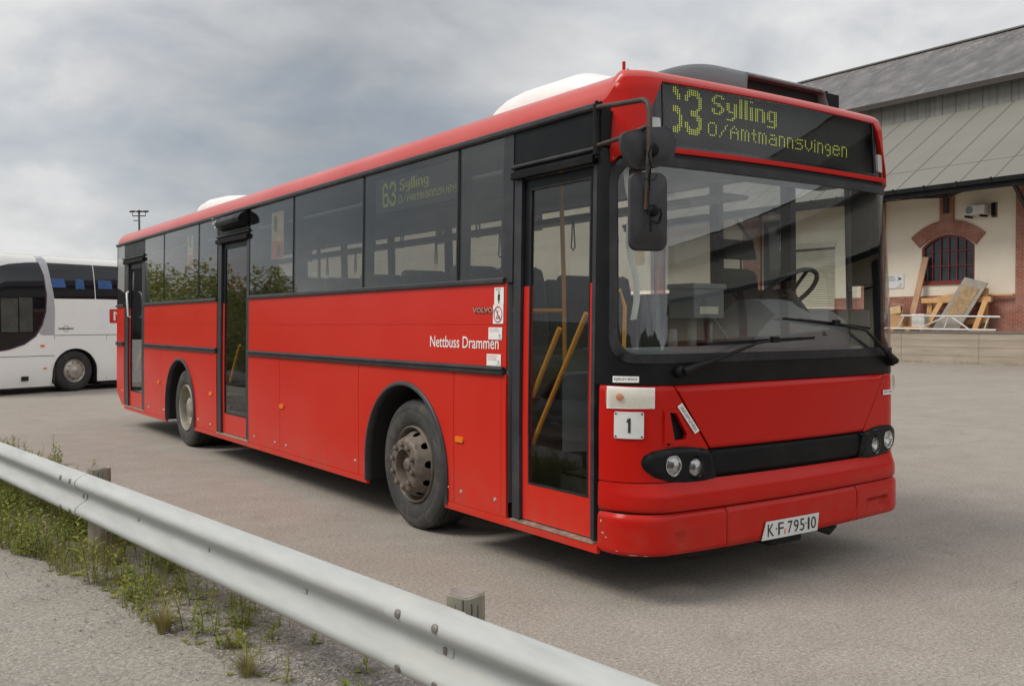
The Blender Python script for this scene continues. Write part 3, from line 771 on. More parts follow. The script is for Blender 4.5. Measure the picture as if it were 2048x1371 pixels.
for (a, b, w_, h_, sd_) in ((.050, .405, .030, .010, 1), (.075, .385, .018, .006, 2), (.24, .300, .05, .006, 3), (.30, .296, .03, .005, 4), (.035, .47, .008, .02, 5), (.15, .318, .02, .005, 6)):
    rr = random.Random(sd_); pts = [(a+w_*.5*math.cos(k*2*PI/9)*rr.uniform(.5, 1.2), b+h_*.5*math.sin(k*2*PI/9)*rr.uniform(.4, 1.3)) for k in range(9)]
    patch('scuff_mark', pts, [], S, M_SCUFF, bus, step=.02, off=lambda p, z: bump_lo(p, z)+.0012, thick=.001, grid=False)
# number plate
npl = patch('number_plate', [(1.135, .292), (1.655, .292), (1.67, .402), (1.175, .402)], [], S, pmat('number plate white', (.62, .62, .60), .45, vary=.05, dirt=(.35, .33, .3), dirt_amt=.4), bus, step=.03, off=.047, thick=.004)
for ch, a, w_ in (('K', 1.185, .055), ('F', 1.278, .05), ('7', 1.365, .046), ('9', 1.422, .046), ('5', 1.480, .044), ('1', 1.556, .018), ('0', 1.588, .05)):
    m = MB(); letters(m, ch, S, a, .310, w_, .076, .049, .004); m.build('plate_character', M_INK, npl)
for a in (1.262, 1.538):
    m = MB(); b0 = 0
    for k in range(8): m.v.append(tuple(S(a+.006*math.cos(k*PI/4), .352+.006*math.sin(k*PI/4), .049)))
    m.face(range(b0, b0+8)); m.build('plate_bolt', M_INK, npl)
m = MB(); b0 = len(m.v); m.v += [tuple(S(a, b, .049)) for a, b in ((1.332, .31), (1.345, .31), (1.35, .345), (1.338, .34))]; m.face(range(b0, b0+4)); m.build('plate_mark', M_AMBER, npl)
# indicator lamp, plaque, warning labels
for s in (0, 1):
    q = [(.072, 1.118), (.352, 1.122), (.352, 1.238), (.072, 1.244)]
    if s: q = [(PL-a, b) for a, b in q[::-1]]
    ih = patch('indicator_lamp', q, [], S, pmat('indicator reflector', (.92, .91, .88), .35, .0, vary=.05, vscale=12), bus, step=.03, off=.004, thick=.02)
    patch('lens', [(a, b) for a, b in rrect(min(x for x, _ in q)+.006, 1.126, max(x for x, _ in q)-.006, 1.234, .012, 3)], [], S, glass('ribbed lamp lens', (.96, .95, .92), 1.2, .2, .12), ih, step=.025,
          off=lambda p, z: .018+.006*math.sin(p*260)*.12+.008*(1-((z-1.18)/.056)**2), thick=.004)
    m = MB(); m.lathe([(0, .0), (.0, .022), (.012, .018), (.016, 0)], (0, 0, 0), 'x', 16); c = S(.155 if not s else PL-.155, 1.185, 0); n = (S(.155 if not s else PL-.155, 1.185, .05)-c).normalized()
    m.xf(Matrix.Translation(c+n*.006) @ n.to_track_quat('X', 'Z').to_matrix().to_4x4()); m.build('bulb', M_AMBER, ih)
pq = patch('number_plaque', rrect(.125, .952, .292, 1.103, .010, 3), [], S, pmat('worn white plaque', (.60, .60, .58), .45, vary=.06, dirt=(.35, .33, .3), dirt_amt=.5), bus, step=.03, off=.010, thick=.005)
m = MB(); b0 = len(m.v)
m.v += [tuple(S(a, b, .0125)) for a, b in ((.206, .985), (.220, .985), (.220, 1.068), (.210, 1.068), (.206, 1.060))]; m.face(range(b0, b0+5))
b0 = len(m.v); m.v += [tuple(S(a, b, .0125)) for a, b in ((.195, 1.045), (.206, 1.045), (.212, 1.068), (.203, 1.062))]; m.face(range(b0, b0+4))
m.build('plaque_number', M_INK, pq)
for a, b in ((.136, .963), (.281, .963), (.136, 1.092), (.281, 1.092)):
    m = MB(); b0 = 0
    for k in range(7): m.v.append(tuple(S(a+.006*math.cos(k*2*PI/7), b+.006*math.sin(k*2*PI/7), .0125)))
    m.face(range(b0, b0+7)); m.build('plaque_screw', M_INK, pq)
def label_plate(quad, txt, name='warning_label', tm=.18, ink=M_INK, off=.009, par=bus):
    """small sticker: quad (bl, br, tr, tl) in (p,z), one line of text along it"""
    st = patch(name, quad, [], S, M_STICK, par, step=.03, off=off, thick=.003)
    bl, br, tr, tl = quad
    def sf(u, v, o):
        a = (bl[0]+(br[0]-bl[0])*u, bl[1]+(br[1]-bl[1])*u); b = (tl[0]+(tr[0]-tl[0])*u, tl[1]+(tr[1]-tl[1])*u)
        return S(a[0]+(b[0]-a[0])*v, a[1]+(b[1]-a[1])*v, o)
    m = MB(); letters(m, txt, sf, .06, tm+.04, .88, .92-2*tm, off+.0015, .0); m.build('label_text', ink, st); return st
label_plate([(.11, 1.266), (.262, 1.268), (.262, 1.302), (.11, 1.302)], 'KJØLEVÆSKE', off=.004)
label_plate([(.632, .968), (.662, .984), (.535, 1.145), (.503, 1.128)][::-1][1:]+[(.503, 1.128)][:0] if 0 else [(.500, 1.128), (.632, .966), (.665, .982), (.533, 1.146)], 'VINDUSSPYLEVÆSKE')
label_plate([(PL-.50, 1.105), (PL-.35, 1.105), (PL-.35, 1.137), (PL-.50, 1.137)], 'KJØLEVÆSKE')
# side lettering and stickers
m = MB(); letters(m, 'Nettbuss Drammen', S, -1.918, 1.428, .902, .082, .003, .006); m.build('side_lettering', M_LETTER, bus)
m = MB(); letters(m, 'VOLVO', S, -1.325, 1.672, .245, .036, .010, .045); m.build('maker_badge', M_INK, bus)
m = MB(); letters(m, 'VOLVO', S, -1.325, 1.674, .245, .033, .012, .018); m.build('badge_letters', pmat('champagne badge', (.55, .45, .35), .35, .6), bus)
def lines(mb, x0, z0, x1, z1, n, o=.0065, seed=1, h=.006):
    r = random.Random(seed)
    for i in range(n):
        z = z1-(z1-z0)*(i+.5)/n; x = x0+r.uniform(0, .01)
        while x < x1-(x1-x0)*r.uniform(0, .35):
            w = r.uniform(.006, .02); b0 = len(mb.v)
            mb.v += [tuple(S(a, b, o)) for a, b in ((x, z-h/2), (x+w, z-h/2), (x+w, z+h/2), (x, z+h/2))]; mb.face(range(b0, b0+4)); x += w+.005
a = patch('boarding_sticker', rectp(.963, 1.072, 1.725, 1.838), [], S, M_STICK, bus, step=.2, off=.005, thick=.002, grid=False)
sticker1 = patch('boarding_sticker', rectp(.965, 1.068, 1.702, 1.842), [], S, M_STICK, bus, step=.2, off=.0055, thick=.002, grid=False) if 0 else a
m = MB()
def sdisc(mb, u, v, ru, rv, o, n=16, ri=0.0):
    b0 = len(mb.v)
    if ri:
        for rr in (1, ri):
            for k in range(n): mb.v.append(tuple(S(u+ru*rr*math.cos(2*PI*k/n), v+rv*rr*math.sin(2*PI*k/n), o)))
        for k in range(n): mb.face((b0+k, b0+(k+1) % n, b0+n+(k+1) % n, b0+n+k))
    else:
        for k in range(n): mb.v.append(tuple(S(u+ru*math.cos(2*PI*k/n), v+rv*math.sin(2*PI*k/n), o)))
        mb.face(range(b0, b0+n))
def squad(mb, pts, o):
    b0 = len(mb.v); mb.v += [tuple(S(a, b, o)) for a, b in pts]; mb.face(range(b0, b0+len(pts)))
sdisc(m, -1.017, 1.805, .0065, .0085, .0065); squad(m, [(-1.029, 1.755), (-1.005, 1.755), (-1.004, 1.793), (-1.030, 1.793)], .0065); squad(m, [(-1.023, 1.735), (-1.011, 1.735), (-1.010, 1.757), (-1.024, 1.757)], .0065)
lines(m, -1.055, 1.815, -.975, 1.835, 2, h=.003)
m.build('walking_figure', M_INK, a)
b = patch('no_pushchair_sticker', rectp(.965, 1.085, 1.598, 1.724), [], S, M_STICK, bus, step=.2, off=.005, thick=.002, grid=False)
m = MB(); sdisc(m, -1.025, 1.660, .050, .055, .007, 24, .86); squad(m, [(-1.060, 1.697), (-1.053, 1.702), (-.990, 1.623), (-.997, 1.618)], .0073); m.build('prohibition_ring', M_REDINK, b)
m = MB(); squad(m, [(-1.045, 1.63), (-1.038, 1.63), (-1.020, 1.69), (-1.027, 1.69)], .0066); sdisc(m, -1.012, 1.640, .012, .012, .0066, 12, .6); sdisc(m, -1.035, 1.637, .010, .010, .0066, 12, .6); m.build('pushchair_symbol', pmat('grey ink', (.2, .2, .22), .5), b)
for i, (y0, y1, z0, z1) in enumerate(((.977, 1.137, 1.492, 1.574), (.987, 1.155, 1.318, 1.396))):
    c = patch('info_sticker', rectp(y0, y1, z0, z1), [], S, M_STICK, bus, step=.2, off=.005, thick=.002, grid=False)
    m = MB(); lines(m, -y1+.01, z1-.032-.012*i, -y0-.02, z1-.006, 2+i, seed=3+i, h=.0035); m.build('red_print', pmat('faded red ink', (.55, .2, .18), .5), c)
    m = MB(); sdisc(m, -y0-.025, z0+.026, .009, .011, .0066, 14, .6); lines(m, -y0-.05, z0+.004, -y0-.015, z0+.011, 1, seed=8, h=.003); m.build('logo_print', pmat('grey ink', (.2, .2, .22), .5), c)
# side reflectors, panel locks
for y, z in ((1.496, .784), (4.846, .779), (7.103, .770), (9.411, .79)):
    patch('side_reflector', rrect(-y-.05, z-.02, -y+.05, z+.02, .012, 3), [], S, M_AMBER, bus, step=.03, off=lambda p, q: .012, thick=.014)
for y, z in ((3.19, .434), (1.665, .425), (1.485, .417), (1.056, .426), (4.75, .40), (5.05, .40), (5.65, .40), (7.15, .40), (9.20, .42), (10.0, .40), (11.6, .55), (3.0, .43), (7.62, .42)):
    m = MB(); m.lathe([(0, .0135), (-.005, .012), (-.007, .006), (-.004, 0)], (0, 0, 0), 'x', 14); m.xf(Matrix.Translation(S(-y, z, 0))); m.build('panel_lock', M_CHROME, bus)
# wipers
def wiper(piv, elbow, tip, b0, b1, name='wiper'):
    w = thing(name, '', '', S(*piv, .05)); del w['label']; del w['category']; attach(w, bus)
    P0 = S(*piv, .045); P1 = S(*elbow, .075); P2 = S(*tip, .07)
    m = MB(); m.lathe([(0, .035), (.03, .034), (.045, .02), (.046, 0)], (0, 0, 0), 'x', 18); n = (S(*piv, .1)-S(*piv, 0)).normalized()
    m.xf(Matrix.Translation(S(*piv, .0)) @ n.to_track_quat('X', 'Z').to_matrix().to_4x4()); m.build('pivot', M_BLACKMATT, w)
    m = MB(); h = P0.lerp(P1, .30); m.tube([P0, h], [.026, .018], 10); m.tube([h, P1], [.015, .008], 8); m.tube([P1, P2], [.008, .006], 8); m.build('wiper_arm', M_BLACK, w)
    m = MB(); A = S(*b0, .045); B = S(*b1, .045); N = 8
    for i in range(N):
        a = i/N; c = (i+1)/N; pa = (b0[0]+(b1[0]-b0[0])*a, b0[1]+(b1[1]-b0[1])*a); pc = (b0[0]+(b1[0]-b0[0])*c, b0[1]+(b1[1]-b0[1])*c)
        w0 = .004+.010*math.sin(PI*a)**.7; m.beam(S(*pa, .045), S(*pc, .045), .012, .008+w0); m.beam(S(*pa, .022), S(*pc, .022), .006, .012)
    m.build('wiper_blade', M_BLACK, w)
    m = MB(); m.obox(P2, (.035, .004, 0), (0, .012, 0), (0, 0, .018)); m.build('blade_clip', M_BLACKMATT, w, bevel=.003)
wiper((.51, 1.325), (1.05, 1.475), (1.22, 1.498), (.68, 1.478), (1.62, 1.505))
wiper((PL-.40, 1.335), (2.15, 1.545), (1.82, 1.598), (1.35, 1.625), (2.24, 1.560))
# mirrors on the door-side corner
mir = thing('mirror_arm', '', '', (-.06, -.1, 2.7)); del mir['label']; del mir['category']; attach(mir, bus)
hx, hy = -.055, -.06
m = MB(); m.tube([(hx, hy, 2.55), (hx, hy, 2.83)], .021, 12); m.tube([(hx, hy, 2.53), (hx, hy, 2.85)], .011, 10); m.box(hx+.01, hy-.03, 2.60, .05, hy+.02, 2.80); m.build('hinge', M_BLACKMATT, mir)
ar = [(hx, hy, 2.815), (-.085, -.25, 2.79), (-.12, -.46, 2.765), (-.128, -.52, 2.758), (-.134, -.558, 2.735), (-.136, -.575, 2.69), (-.136, -.575, 2.50), (-.135, -.565, 2.42)]
m = MB(); m.tube(ar, .0145, 12); m.build('upper_tube', M_RUSTY, mir)
m = MB(); m.tube([(hx, hy, 2.60), (-.09, -.3, 2.60), (-.136, -.572, 2.615)], .012, 10); m.build('lower_tube', M_RUSTY, mir)
m = MB(); m.tube([(-.136, -.565, 2.46), (-.132, -.555, 2.30), (-.125, -.535, 2.19)], .011, 10); m.build('drop_tube', M_RUSTY, mir)
def shell(name, outline, c, yaw, depth, mat, parent):
    """mirror back: domed shell, outline in (u,v) facing forward"""
    m = MB(); n = len(outline); rows = []
    for (k, d) in ((1.0, .0), (1.0, .012), (.965, .030), (.88, .6*depth), (.70, .85*depth), (.40, .97*depth), (.0001, depth)):
        rows.append([Vector((u*k, -d, v*k)) for (u, v) in outline])
    m.grid(rows, close=True)
    b0 = len(m.v); m.v += [(u*.97, .004, v*.97) for (u, v) in outline]; m.face(range(b0, b0+n)); rows2 = [[Vector((u, 0, v)) for (u, v) in outline], [Vector((u*.97, .004, v*.97)) for (u, v) in outline]]; m.grid(rows2, close=True)
    m.xf(Matrix.Translation(c) @ Matrix.Rotation(yaw, 4, 'Z')); return m.build(name, mat, parent, recalc=True, sharp=50)
M_MIRP = pmat('grained mirror plastic', (.022, .022, .024), .45, vary=.15, bump=.05, bscale=200, spec=.4, dirt=(.08, .075, .07), dirt_amt=.3)
lowm = shell('mirror_housing', rrect(-.105, -.205, .105, .205, .045, 6), (-.075, -.49, 2.185), R(-22), .055, M_MIRP, mir)
wide = shell('mirror_housing', [(a, b) for a, b in [(-.155, .05), (-.15, .075), (-.12, .092), (0, .118), (.10, .125), (.135, .11), (.155, .05), (.155, .0), (.14, -.05), (.10, -.075), (-.02, -.108), (-.075, -.108), (-.105, -.09), (-.15, -.01)]], (-.085, -.50, 2.505), R(-22), .05, M_MIRP, mir)
m = MB(); m.lathe([(-.02, .038), (.02, .036), (.035, .024), (.038, 0)], (0, 0, 0), 'x', 18); m.xf(Matrix.Translation((-.105, -.555, 2.495)) @ Matrix.Rotation(R(-112), 4, 'Z')); m.build('mirror_joint', M_BLACKMATT, mir)
m = MB(); m.lathe([(-.02, .032), (.02, .030), (.032, .018), (.034, 0)], (0, 0, 0), 'x', 18); m.xf(Matrix.Translation((-.085, -.545, 2.185)) @ Matrix.Rotation(R(-112), 4, 'Z')); m.build('mirror_joint', M_BLACKMATT, mir)
m = MB(); m.tube([(-.12, -.60, 2.52), (-.16, -.61, 2.50), (-.168, -.60, 2.46), (-.150, -.60, 2.40), (-.135, -.575, 2.36), (-.128, -.565, 2.30), (-.135, -.565, 2.24), (-.142, -.575, 2.18), (-.138, -.58, 2.13), (-.06, -.57, 2.12), (-.035, -.56, 2.17), (-.045, -.555, 2.20)], .005, 6)
m.tube([(-.17, -.57, 2.34), (-.115, -.59, 2.335), (-.08, -.57, 2.37)], .003, 5); m.tube([(-.15, -.575, 2.27), (-.13, -.58, 2.29)], .003, 5); m.tube([(-.138, -.585, 2.13), (-.139, -.585, 2.07)], .008, 6); m.build('mirror_cable', M_BLACKMATT, mir)
# things on the roof
def hump(name, st, mat, parent, xc=HL, n=14):
    """st: (y, half width, top z) stations"""
    m = MB(); rows = []
    for (y, hw, zt) in st:
        r = []
        for i in range(n+1):
            a = PI*i/n; cx = math.copysign(abs(math.cos(a))**.35, math.cos(a)); sz = abs(math.sin(a))**.45
            r.append(Vector((xc-hw*cx, y, 3.07+(zt-3.07)*sz)))
        rows.append(r)
    m.grid(rows); b0 = len(m.v); m.v += [tuple(p) for p in rows[0]]+[tuple(p) for p in rows[-1]]; k = n+1
    m.face(range(b0, b0+k)); m.face(range(b0+k, b0+2*k)); return m.build(name, mat, parent, recalc=True, sharp=45)
hump('roof_hatch_cover', [(.58, .50, 3.20), (.84, .62, 3.30), (1.10, .66, 3.40), (1.70, .68, 3.40), (1.90, .67, 3.385), (2.06, .65, 3.34), (2.17, .63, 3.26), (2.21, .58, 3.12)], M_WHITE, bus)
hump('roof_hatch_cover', [(8.0, .60, 3.22), (8.3, .66, 3.33), (8.8, .68, 3.38), (9.4, .68, 3.405), (9.75, .66, 3.38), (10.0, .62, 3.31), (10.15, .55, 3.15)], M_WHITE, bus)
acu = thing('roof_air_unit', '', '', (HL, .6, 3.1)); del acu['label']; del acu['category']; attach(acu, bus)
M_COV = pmat('weathered grey cover', (.125, .13, .135), .45, vary=.15, dirt=(.2, .19, .18), dirt_amt=.3)
def covh(x): return .170*math.sin(PI/2*min(1, max(0, x-.46)/.62))**.75 * (1 if x < 2.08 else math.cos(PI/2*min(1, (x-2.08)/.09))**.5)
m = MB(); rows = []
for x in [.461+i*.035 for i in range(24)]+[1.30, 1.31, 1.34, 1.6, 1.85, 2.08, 2.11, 2.14, 2.16, 2.169]:
    h = covh(x); op = 1.305 < x < 2.12; lo = max(0, h-.032) if op else 0
    rows.append([Vector((x, y, 3.075+z)) for y, z in ((.10, lo), (.036, lo), (.030, lo+(h-lo)*.35), (.040, lo+(h-lo)*.8), (.062, h), (.2, h*1.03), (.42, h), (.52, h*.8), (.57, 0))])
m.grid(rows); m.build('air_unit_cover', M_COV, acu, sharp=55)
m = MB(); m.box(1.30, .10, 3.07, 2.13, .13, 3.225); m.build('intake', M_VOID, acu)
for i in range(9):
    m = MB(); m.lathe([(0, .0065), (-.003, .006), (-.004, 0)], (1.36+i*.088, .030, 3.232), 'y', 8); m.build('rivet', pmat('dull rivet steel', (.45, .45, .45), .5, .4), acu)
m = MB(); m.box(2.20, .08, 3.075, 2.34, .30, 3.235); m.box(2.215, .10, 3.235, 2.24, .13, 3.255); m.box(2.30, .16, 3.235, 2.325, .20, 3.257); m.build('relay_box', M_BLACKMATT, bus, bevel=.006)
m = MB(); m.tube([(.22, .02, 3.0), (.22, .02, 3.13)], .010, 10); m.build('antenna_stub', M_REDF, bus)
m = MB(); m.tube([(1.0, .85, 3.3), (1.0, .85, 3.39)], .006, 6); m.build('antenna_stub', M_BLACKMATT, bus)

# ---- wheels
def patch_ring(rows_r, holes, prof, n_out=48):
    pass
def wheel(cy, x0, dual, mat, front):
    s = 1
    w = thing('wheel', '', '', (x0, cy, .505)); del w['label']; del w['category']; attach(w, bus)
    c = (x0, cy, .505)
    RT = .505
    prof = [(.035, .30), (.020, .315), (.006, .345), (.0, .385), (.003, .42), (.004, .423), (.002, .427), (.008, .455), (.018, .480), (.022, .486), (.045, .500)]
    m = MB(); m.lathe(prof, c, 'x', 72)
    ty = m.build('tyre', M_TYRE, w, sharp=60)
    m = MB(); wd = .60 if dual else .29; pr = [(.045, .500)]; x = .045
    nb = 5 if not dual else 11
    for i in range(nb):
        bw = (wd-.07)/nb
        pr += [(x+bw*.42, RT), (x+bw*.82, RT), (x+bw*.84, RT-.014), (x+bw*.98, RT-.014), (x+bw, RT)]; x += bw
    pr += [(wd-.02, .495), (wd, .45), (wd, .3)]
    m.lathe(pr, c, 'x', 72, smooth=False); m.build('tread', M_TREAD, ty, sharp=30)
    if front:                                         # raised sidewall lettering
        m = MB()
        for st in (-PI/2, PI/2):
            def sf(u, v, o, st=st): a = st-u; r = .395+v; return Vector((c[0]+.002-o, c[1]+r*math.cos(a)*-1, c[2]+r*math.sin(a)))
            def sf2(u, v, o): a = u; r = .395+v; return Vector((c[0]-.0005-o, c[1]-r*math.cos(a), c[2]+r*math.sin(a)))
        v, f = text_polys('CONTINENTAL', 1.0, .02); x1 = max(p[0] for p in v); y1 = max(p[1] for p in v)
        for ph in (PI*.92, -PI*.0+.2):
            b0 = len(m.v)
            for (x, y) in v:
                a = ph+(x/x1)*1.15; r = .428-(y/y1)*.026
                m.v.append((c[0]+.0005, c[1]-r*math.cos(a), c[2]-r*math.sin(a)*1))
            for q in f: m.face([b0+i for i in q])
        m.build('sidewall_lettering', pmat('worn rubber letters', (.10, .09, .08), .8), ty)
    # rim: outer flange, dish with vent holes, hub
    m = MB(); m.lathe([(.035, .302), (.012, .300), (.006, .292), (.012, .284), (.03, .278), (.10, .268)], c, 'x', 56); rim = m.build('rim', mat, w, sharp=50)
    if front:
        def dish(u, v, o):
            r = math.hypot(u, v); tab = [(0, -.072), (.125, -.072), (.200, -.070), (.207, -.058), (.213, -.035), (.235, .005), (.262, .055), (.275, .08)]
            for (a, xa), (b, xb) in zip(tab[:-1], tab[1:]):
                if r <= b: xx = xa+(xb-xa)*(r-a)/(b-a); break
            else: xx = .08
            return Vector((c[0]+xx-o, c[1]-u, c[2]+v))
        hs = [circ(.241*math.cos(2*PI*k/10+.1), .241*math.sin(2*PI*k/10+.1), .030, 12, .015, 2*PI*k/10+.1+PI/2) for k in range(10)]
        hs.append(circ(0, 0, .122, 32))
        patch('wheel_disc', circ(0, 0, .272, 56), hs, dish, mat, rim, step=.02, thick=.008)
        m = MB(); m.lathe([(-.070, .124), (.0, .118), (.01, .09), (.01, 0)], c, 'x', 32)
        m.lathe([(.01, .075), (-.01, .060), (-.03, .055), (-.045, .047), (-.052, .032), (-.053, .014), (-.058, .012), (-.058, 0)], c, 'x', 24); m.build('hub', mat, rim, sharp=40)
        for k in range(10):
            a = 2*PI*k/10+.25; cc = (c[0]-.070, c[1]+.162*math.cos(a), c[2]+.162*math.sin(a)); m = MB()
            m.lathe([(0, .027), (-.004, .027), (-.006, .022)], cc, 'x', 14); m.lathe([(-.005, .0215), (-.024, .021), (-.030, .014), (-.031, 0)], cc, 'x', 6, smooth=False); m.build('wheel_nut', mat, rim)
    else:
        m = MB(); m.lathe([(.10, .268), (.13, .255), (.15, .23), (.17, .20), (.19, .17), (.19, .13), (.06, .125), (.05, .11), (.045, 0)], c, 'x', 48); m.build('wheel_disc', mat, rim, sharp=40)
        for k in range(10):
            a = 2*PI*k/10; cc = (c[0]+.185, c[1]+.16*math.cos(a), c[2]+.16*math.sin(a)); m = MB(); m.lathe([(0, .016), (-.03, .014), (-.034, 0)], cc, 'x', 6, smooth=False); m.build('wheel_nut', mat, rim)
    return w
wheel(2.30, .055, False, M_RIM, True)
wheel(8.385, .06, True, M_RIMR, False)
for cy, dual in ((2.30, False), (8.385, True)):
    w = thing('wheel', '', '', (BW-.2, cy, .505)); del w['label']; del w['category']; attach(w, bus)
    m = MB(); wd = .6 if dual else .29; m.lathe([(0, .0), (0, .3), (.0, .45), (.03, .5), (wd-.03, .5), (wd, .45), (wd, .3), (wd, 0)], (BW-.055-wd, cy, .505), 'x', 40); m.build('tyre', M_TREAD, w, sharp=40)
    m = MB(); m.tube([(.3, cy, .505), (BW-.3, cy, .505)], .09, 12); m.build('axle', M_VOID, bus)
# chassis and floor
m = MB(); m.box(.70, .2, .36, BW-.70, 11.6, .78); m.box(.05, 3.05, .33, .70, 7.7, .42); m.box(BW-.70, 3.05, .33, BW-.05, 7.7, .42); m.box(.05, .05, .33, .7, 1.6, .42); m.box(BW-.7, .05, .33, BW-.05, 1.6, .42); m.box(.05, 9.1, .33, BW-.05, 11.4, .42); m.build('chassis', M_VOID, bus)
m = MB(); m.box(.66, 1.0, .80, BW-.66, 5.7, .86); m.box(.66, 6.95, .80, BW-.66, 10.15, .86)
for (a, b) in ((1.0, 1.62), (3.02, 5.7), (6.95, 7.70), (9.10, 10.15)): m.box(.05, a, .80, .66, b, .86); m.box(BW-.66, a, .80, BW-.05, b, .86)
m.box(.04, 1.62, 1.16, .66, 3.02, 1.19); m.box(.04, 7.70, 1.16, .66, 9.10, 1.19); m.box(.75, 0.0, .80, BW-.05, 1.0, .86); m.box(.75, 5.7, .80, BW-.05, 6.95, .86); m.box(.75, 10.15, .80, BW-.05, 11.8, .86)
for (a, b) in (D1, D2, D3):
    m.box(.04, a+.03, .33, .75, b-.01, .37); m.box(.40, a+.03, .37, .75, b-.01, .60)
m.build('floor', M_FLOOR, bus)
m = MB(); m.box(.40, .1, .585, .42, .85, .60); m.box(.74, .1, .845, .76, .85, .862); m.box(.40, 5.86, .585, .42, 6.86, .602); m.build('step_nosing', M_YELLOW, bus)
# inner linings
m = MB()
for (a, b) in ((.93, 5.80), (6.92, 10.22), (11.46, REAR)): m.box(.022, a, 1.14, .06, b, ZW-.005)
m.box(BW-.06, .66, 1.14, BW-.022, REAR, ZW-.005); m.box(BW-.07, -.02, 1.14, BW-.022, .66, 1.69)
for (a, b) in ((.93, 1.66), (2.98, 5.80), (6.92, 7.75), (9.06, 10.22)): m.box(.022, a, .42, .05, b, 1.14)
m.build('wall_lining', M_INTG, bus)
m = MB(); m.box(.05, REAR-.02, .5, BW-.05, REAR+.0, 1.95); m.box(.05, REAR-.02, 1.95, .4, REAR, 2.9); m.box(BW-.4, REAR-.02, 1.95, BW-.05, REAR, 2.9); m.build('wall_lining', M_INTG, bus)
m = MB(); m.box(.06, .05, 2.60, BW-.06, .40, 2.64); m.build('header_lining', M_INTD, bus)
m = MB(); m.box(.10, 1.05, 2.60, .42, 11.7, 2.64); m.box(BW-.42, 1.05, 2.60, BW-.10, 11.7, 2.64); m.build('ceiling_duct', M_INTG, bus, bevel=.02)
# passenger seats: double seats, one kind, copied row by row
def seat():
    s = bpy.data.objects.new('passenger_seat', None); COL.objects.link(s); s.location = (0, 0, .86); s.empty_display_size = .1
    m = MB(); m.box(.02, -.05, 1.25, .86, .38, 1.36); m.build('seat_cushion', M_SEAT, s, bevel=.03)
    m = MB(); m.obox((.23, .44, 1.66), (.205, 0, 0), (0, .045, 0), (0, .05, .37)); m.obox((.65, .44, 1.66), (.205, 0, 0), (0, .045, 0), (0, .05, .37)); m.build('seat_back', M_SEAT, s, bevel=.04)
    m = MB(); m.tube([(.86, .42, 1.5), (.875, .48, 1.9), (.86, .50, 2.0), (.80, .50, 2.03)], .013, 8); m.tube([(.44, .2, .86), (.44, .2, 1.27)], .03, 8); m.build('seat_frame', M_INTG, s)
    return s
s0 = seat()
rows_y = [1.30, 2.05, 2.8, 3.55, 4.3, 5.0, 7.15, 7.9, 8.65, 9.4]
first = True
for y in rows_y:
    for x in (.08, 1.66):
        if x > 1 and y < 1.8: continue
        if first: q = s0; first = False
        else: q = copy_tree(s0)
        q.location = (x, y, .86); q.parent = None
        M0 = Matrix.Translation(q.location); q.parent = bus; q.location = (Vector((x, y, .86))-Vector(bus.location))
for y in (5.95, 10.6):
    q = copy_tree(s0); q.parent = bus; q.location = (Vector((1.66, y, .86))-Vector(bus.location))
# poles, rails and straps
def pole(pts, r=.0165, mat=None, name='handrail'):
    m = MB(); m.tube(pts, r, 10); return m.build(name, mat or M_YELLOW, bus)
pole([(.70, 1.18, .86), (.70, 1.20, 1.9), (.70, 1.24, 2.78)]); pole([(.70, 1.20, 1.69), (.40, 1.45, 1.69)]); pole([(.2, .16, 1.72), (.28, .12, 1.80), (.30, .10, 1.70), (.29, .10, 1.35)], .012)
pole([(.80, 5.75, .86), (.80, 5.75, 2.78)]); pole([(.80, 7.0, .86), (.80, 7.0, 2.78)]); pole([(.80, 10.2, .86), (.80, 10.2, 2.78)]); pole([(.1, 5.74, 1.65), (.80, 5.74, 1.65)])
for x in (.55, BW-.62):
    pole([(x, 1.2, 2.56), (x, 11.5, 2.56)], .012, M_INTG, 'strap_rail')
m0 = None
for i, (x, y) in enumerate([(x, y) for x in (.55, BW-.62) for y in (1.5, 2.1, 2.7, 3.35, 3.9, 4.6, 5.2, 7.3, 8.2, 9.1)]):
    if m0 is None:
        m = MB(); m.tube([(0, -.008, .02), (0, -.020, -.16), (0, -.028, -.24), (0, 0, -.265), (0, .028, -.24), (0, .020, -.16), (0, .008, .02)], .007, 6); m0 = m.build('hanging_strap', M_INTD, bus); q = m0
    else: q = m0.copy(); COL.objects.link(q)
    q.location = Vector((x, y, 2.54))-Vector(bus.location)
# posters hanging inside two windows
for (ya, yb, z0, z1, c1) in ((4.93, 5.26, 2.26, 2.74, 0), (7.98, 8.22, 2.30, 2.72, 1)):
    f = patch('poster', rectp(ya, yb, z0, z1), [], S, pmat('faded poster paper %d' % c1, (.62, .50, .30) if c1 else (.60, .42, .22), .7, vary=.25, vscale=9), bus, step=.3, off=-.035, thick=.002, grid=False)
    m = MB(); squad(m, [(-yb+.01, z0+.005), (-ya-.01, z0+.005), (-ya-.03, z0+.17), (-yb+.02, z0+.19)], -.033); m.build('poster_band', pmat('orange red print', (.65, .12, .04), .6, vary=.2), f)
    m = MB(); squad(m, [(-ya-.18, z0+.02), (-ya-.09, z0+.03), (-ya-.07, z0+.10), (-ya-.12, z0+.155), (-ya-.17, z0+.10)], -.0315); squad(m, [(-yb+.06, z0+.30), (-yb+.15, z0+.26), (-yb+.17, z0+.40), (-yb+.11, z0+.46), (-yb+.06, z0+.42)], -.0315)
    m.build('poster_picture', pmat('dark print', (.07, .055, .05), .6, vary=.3), f)
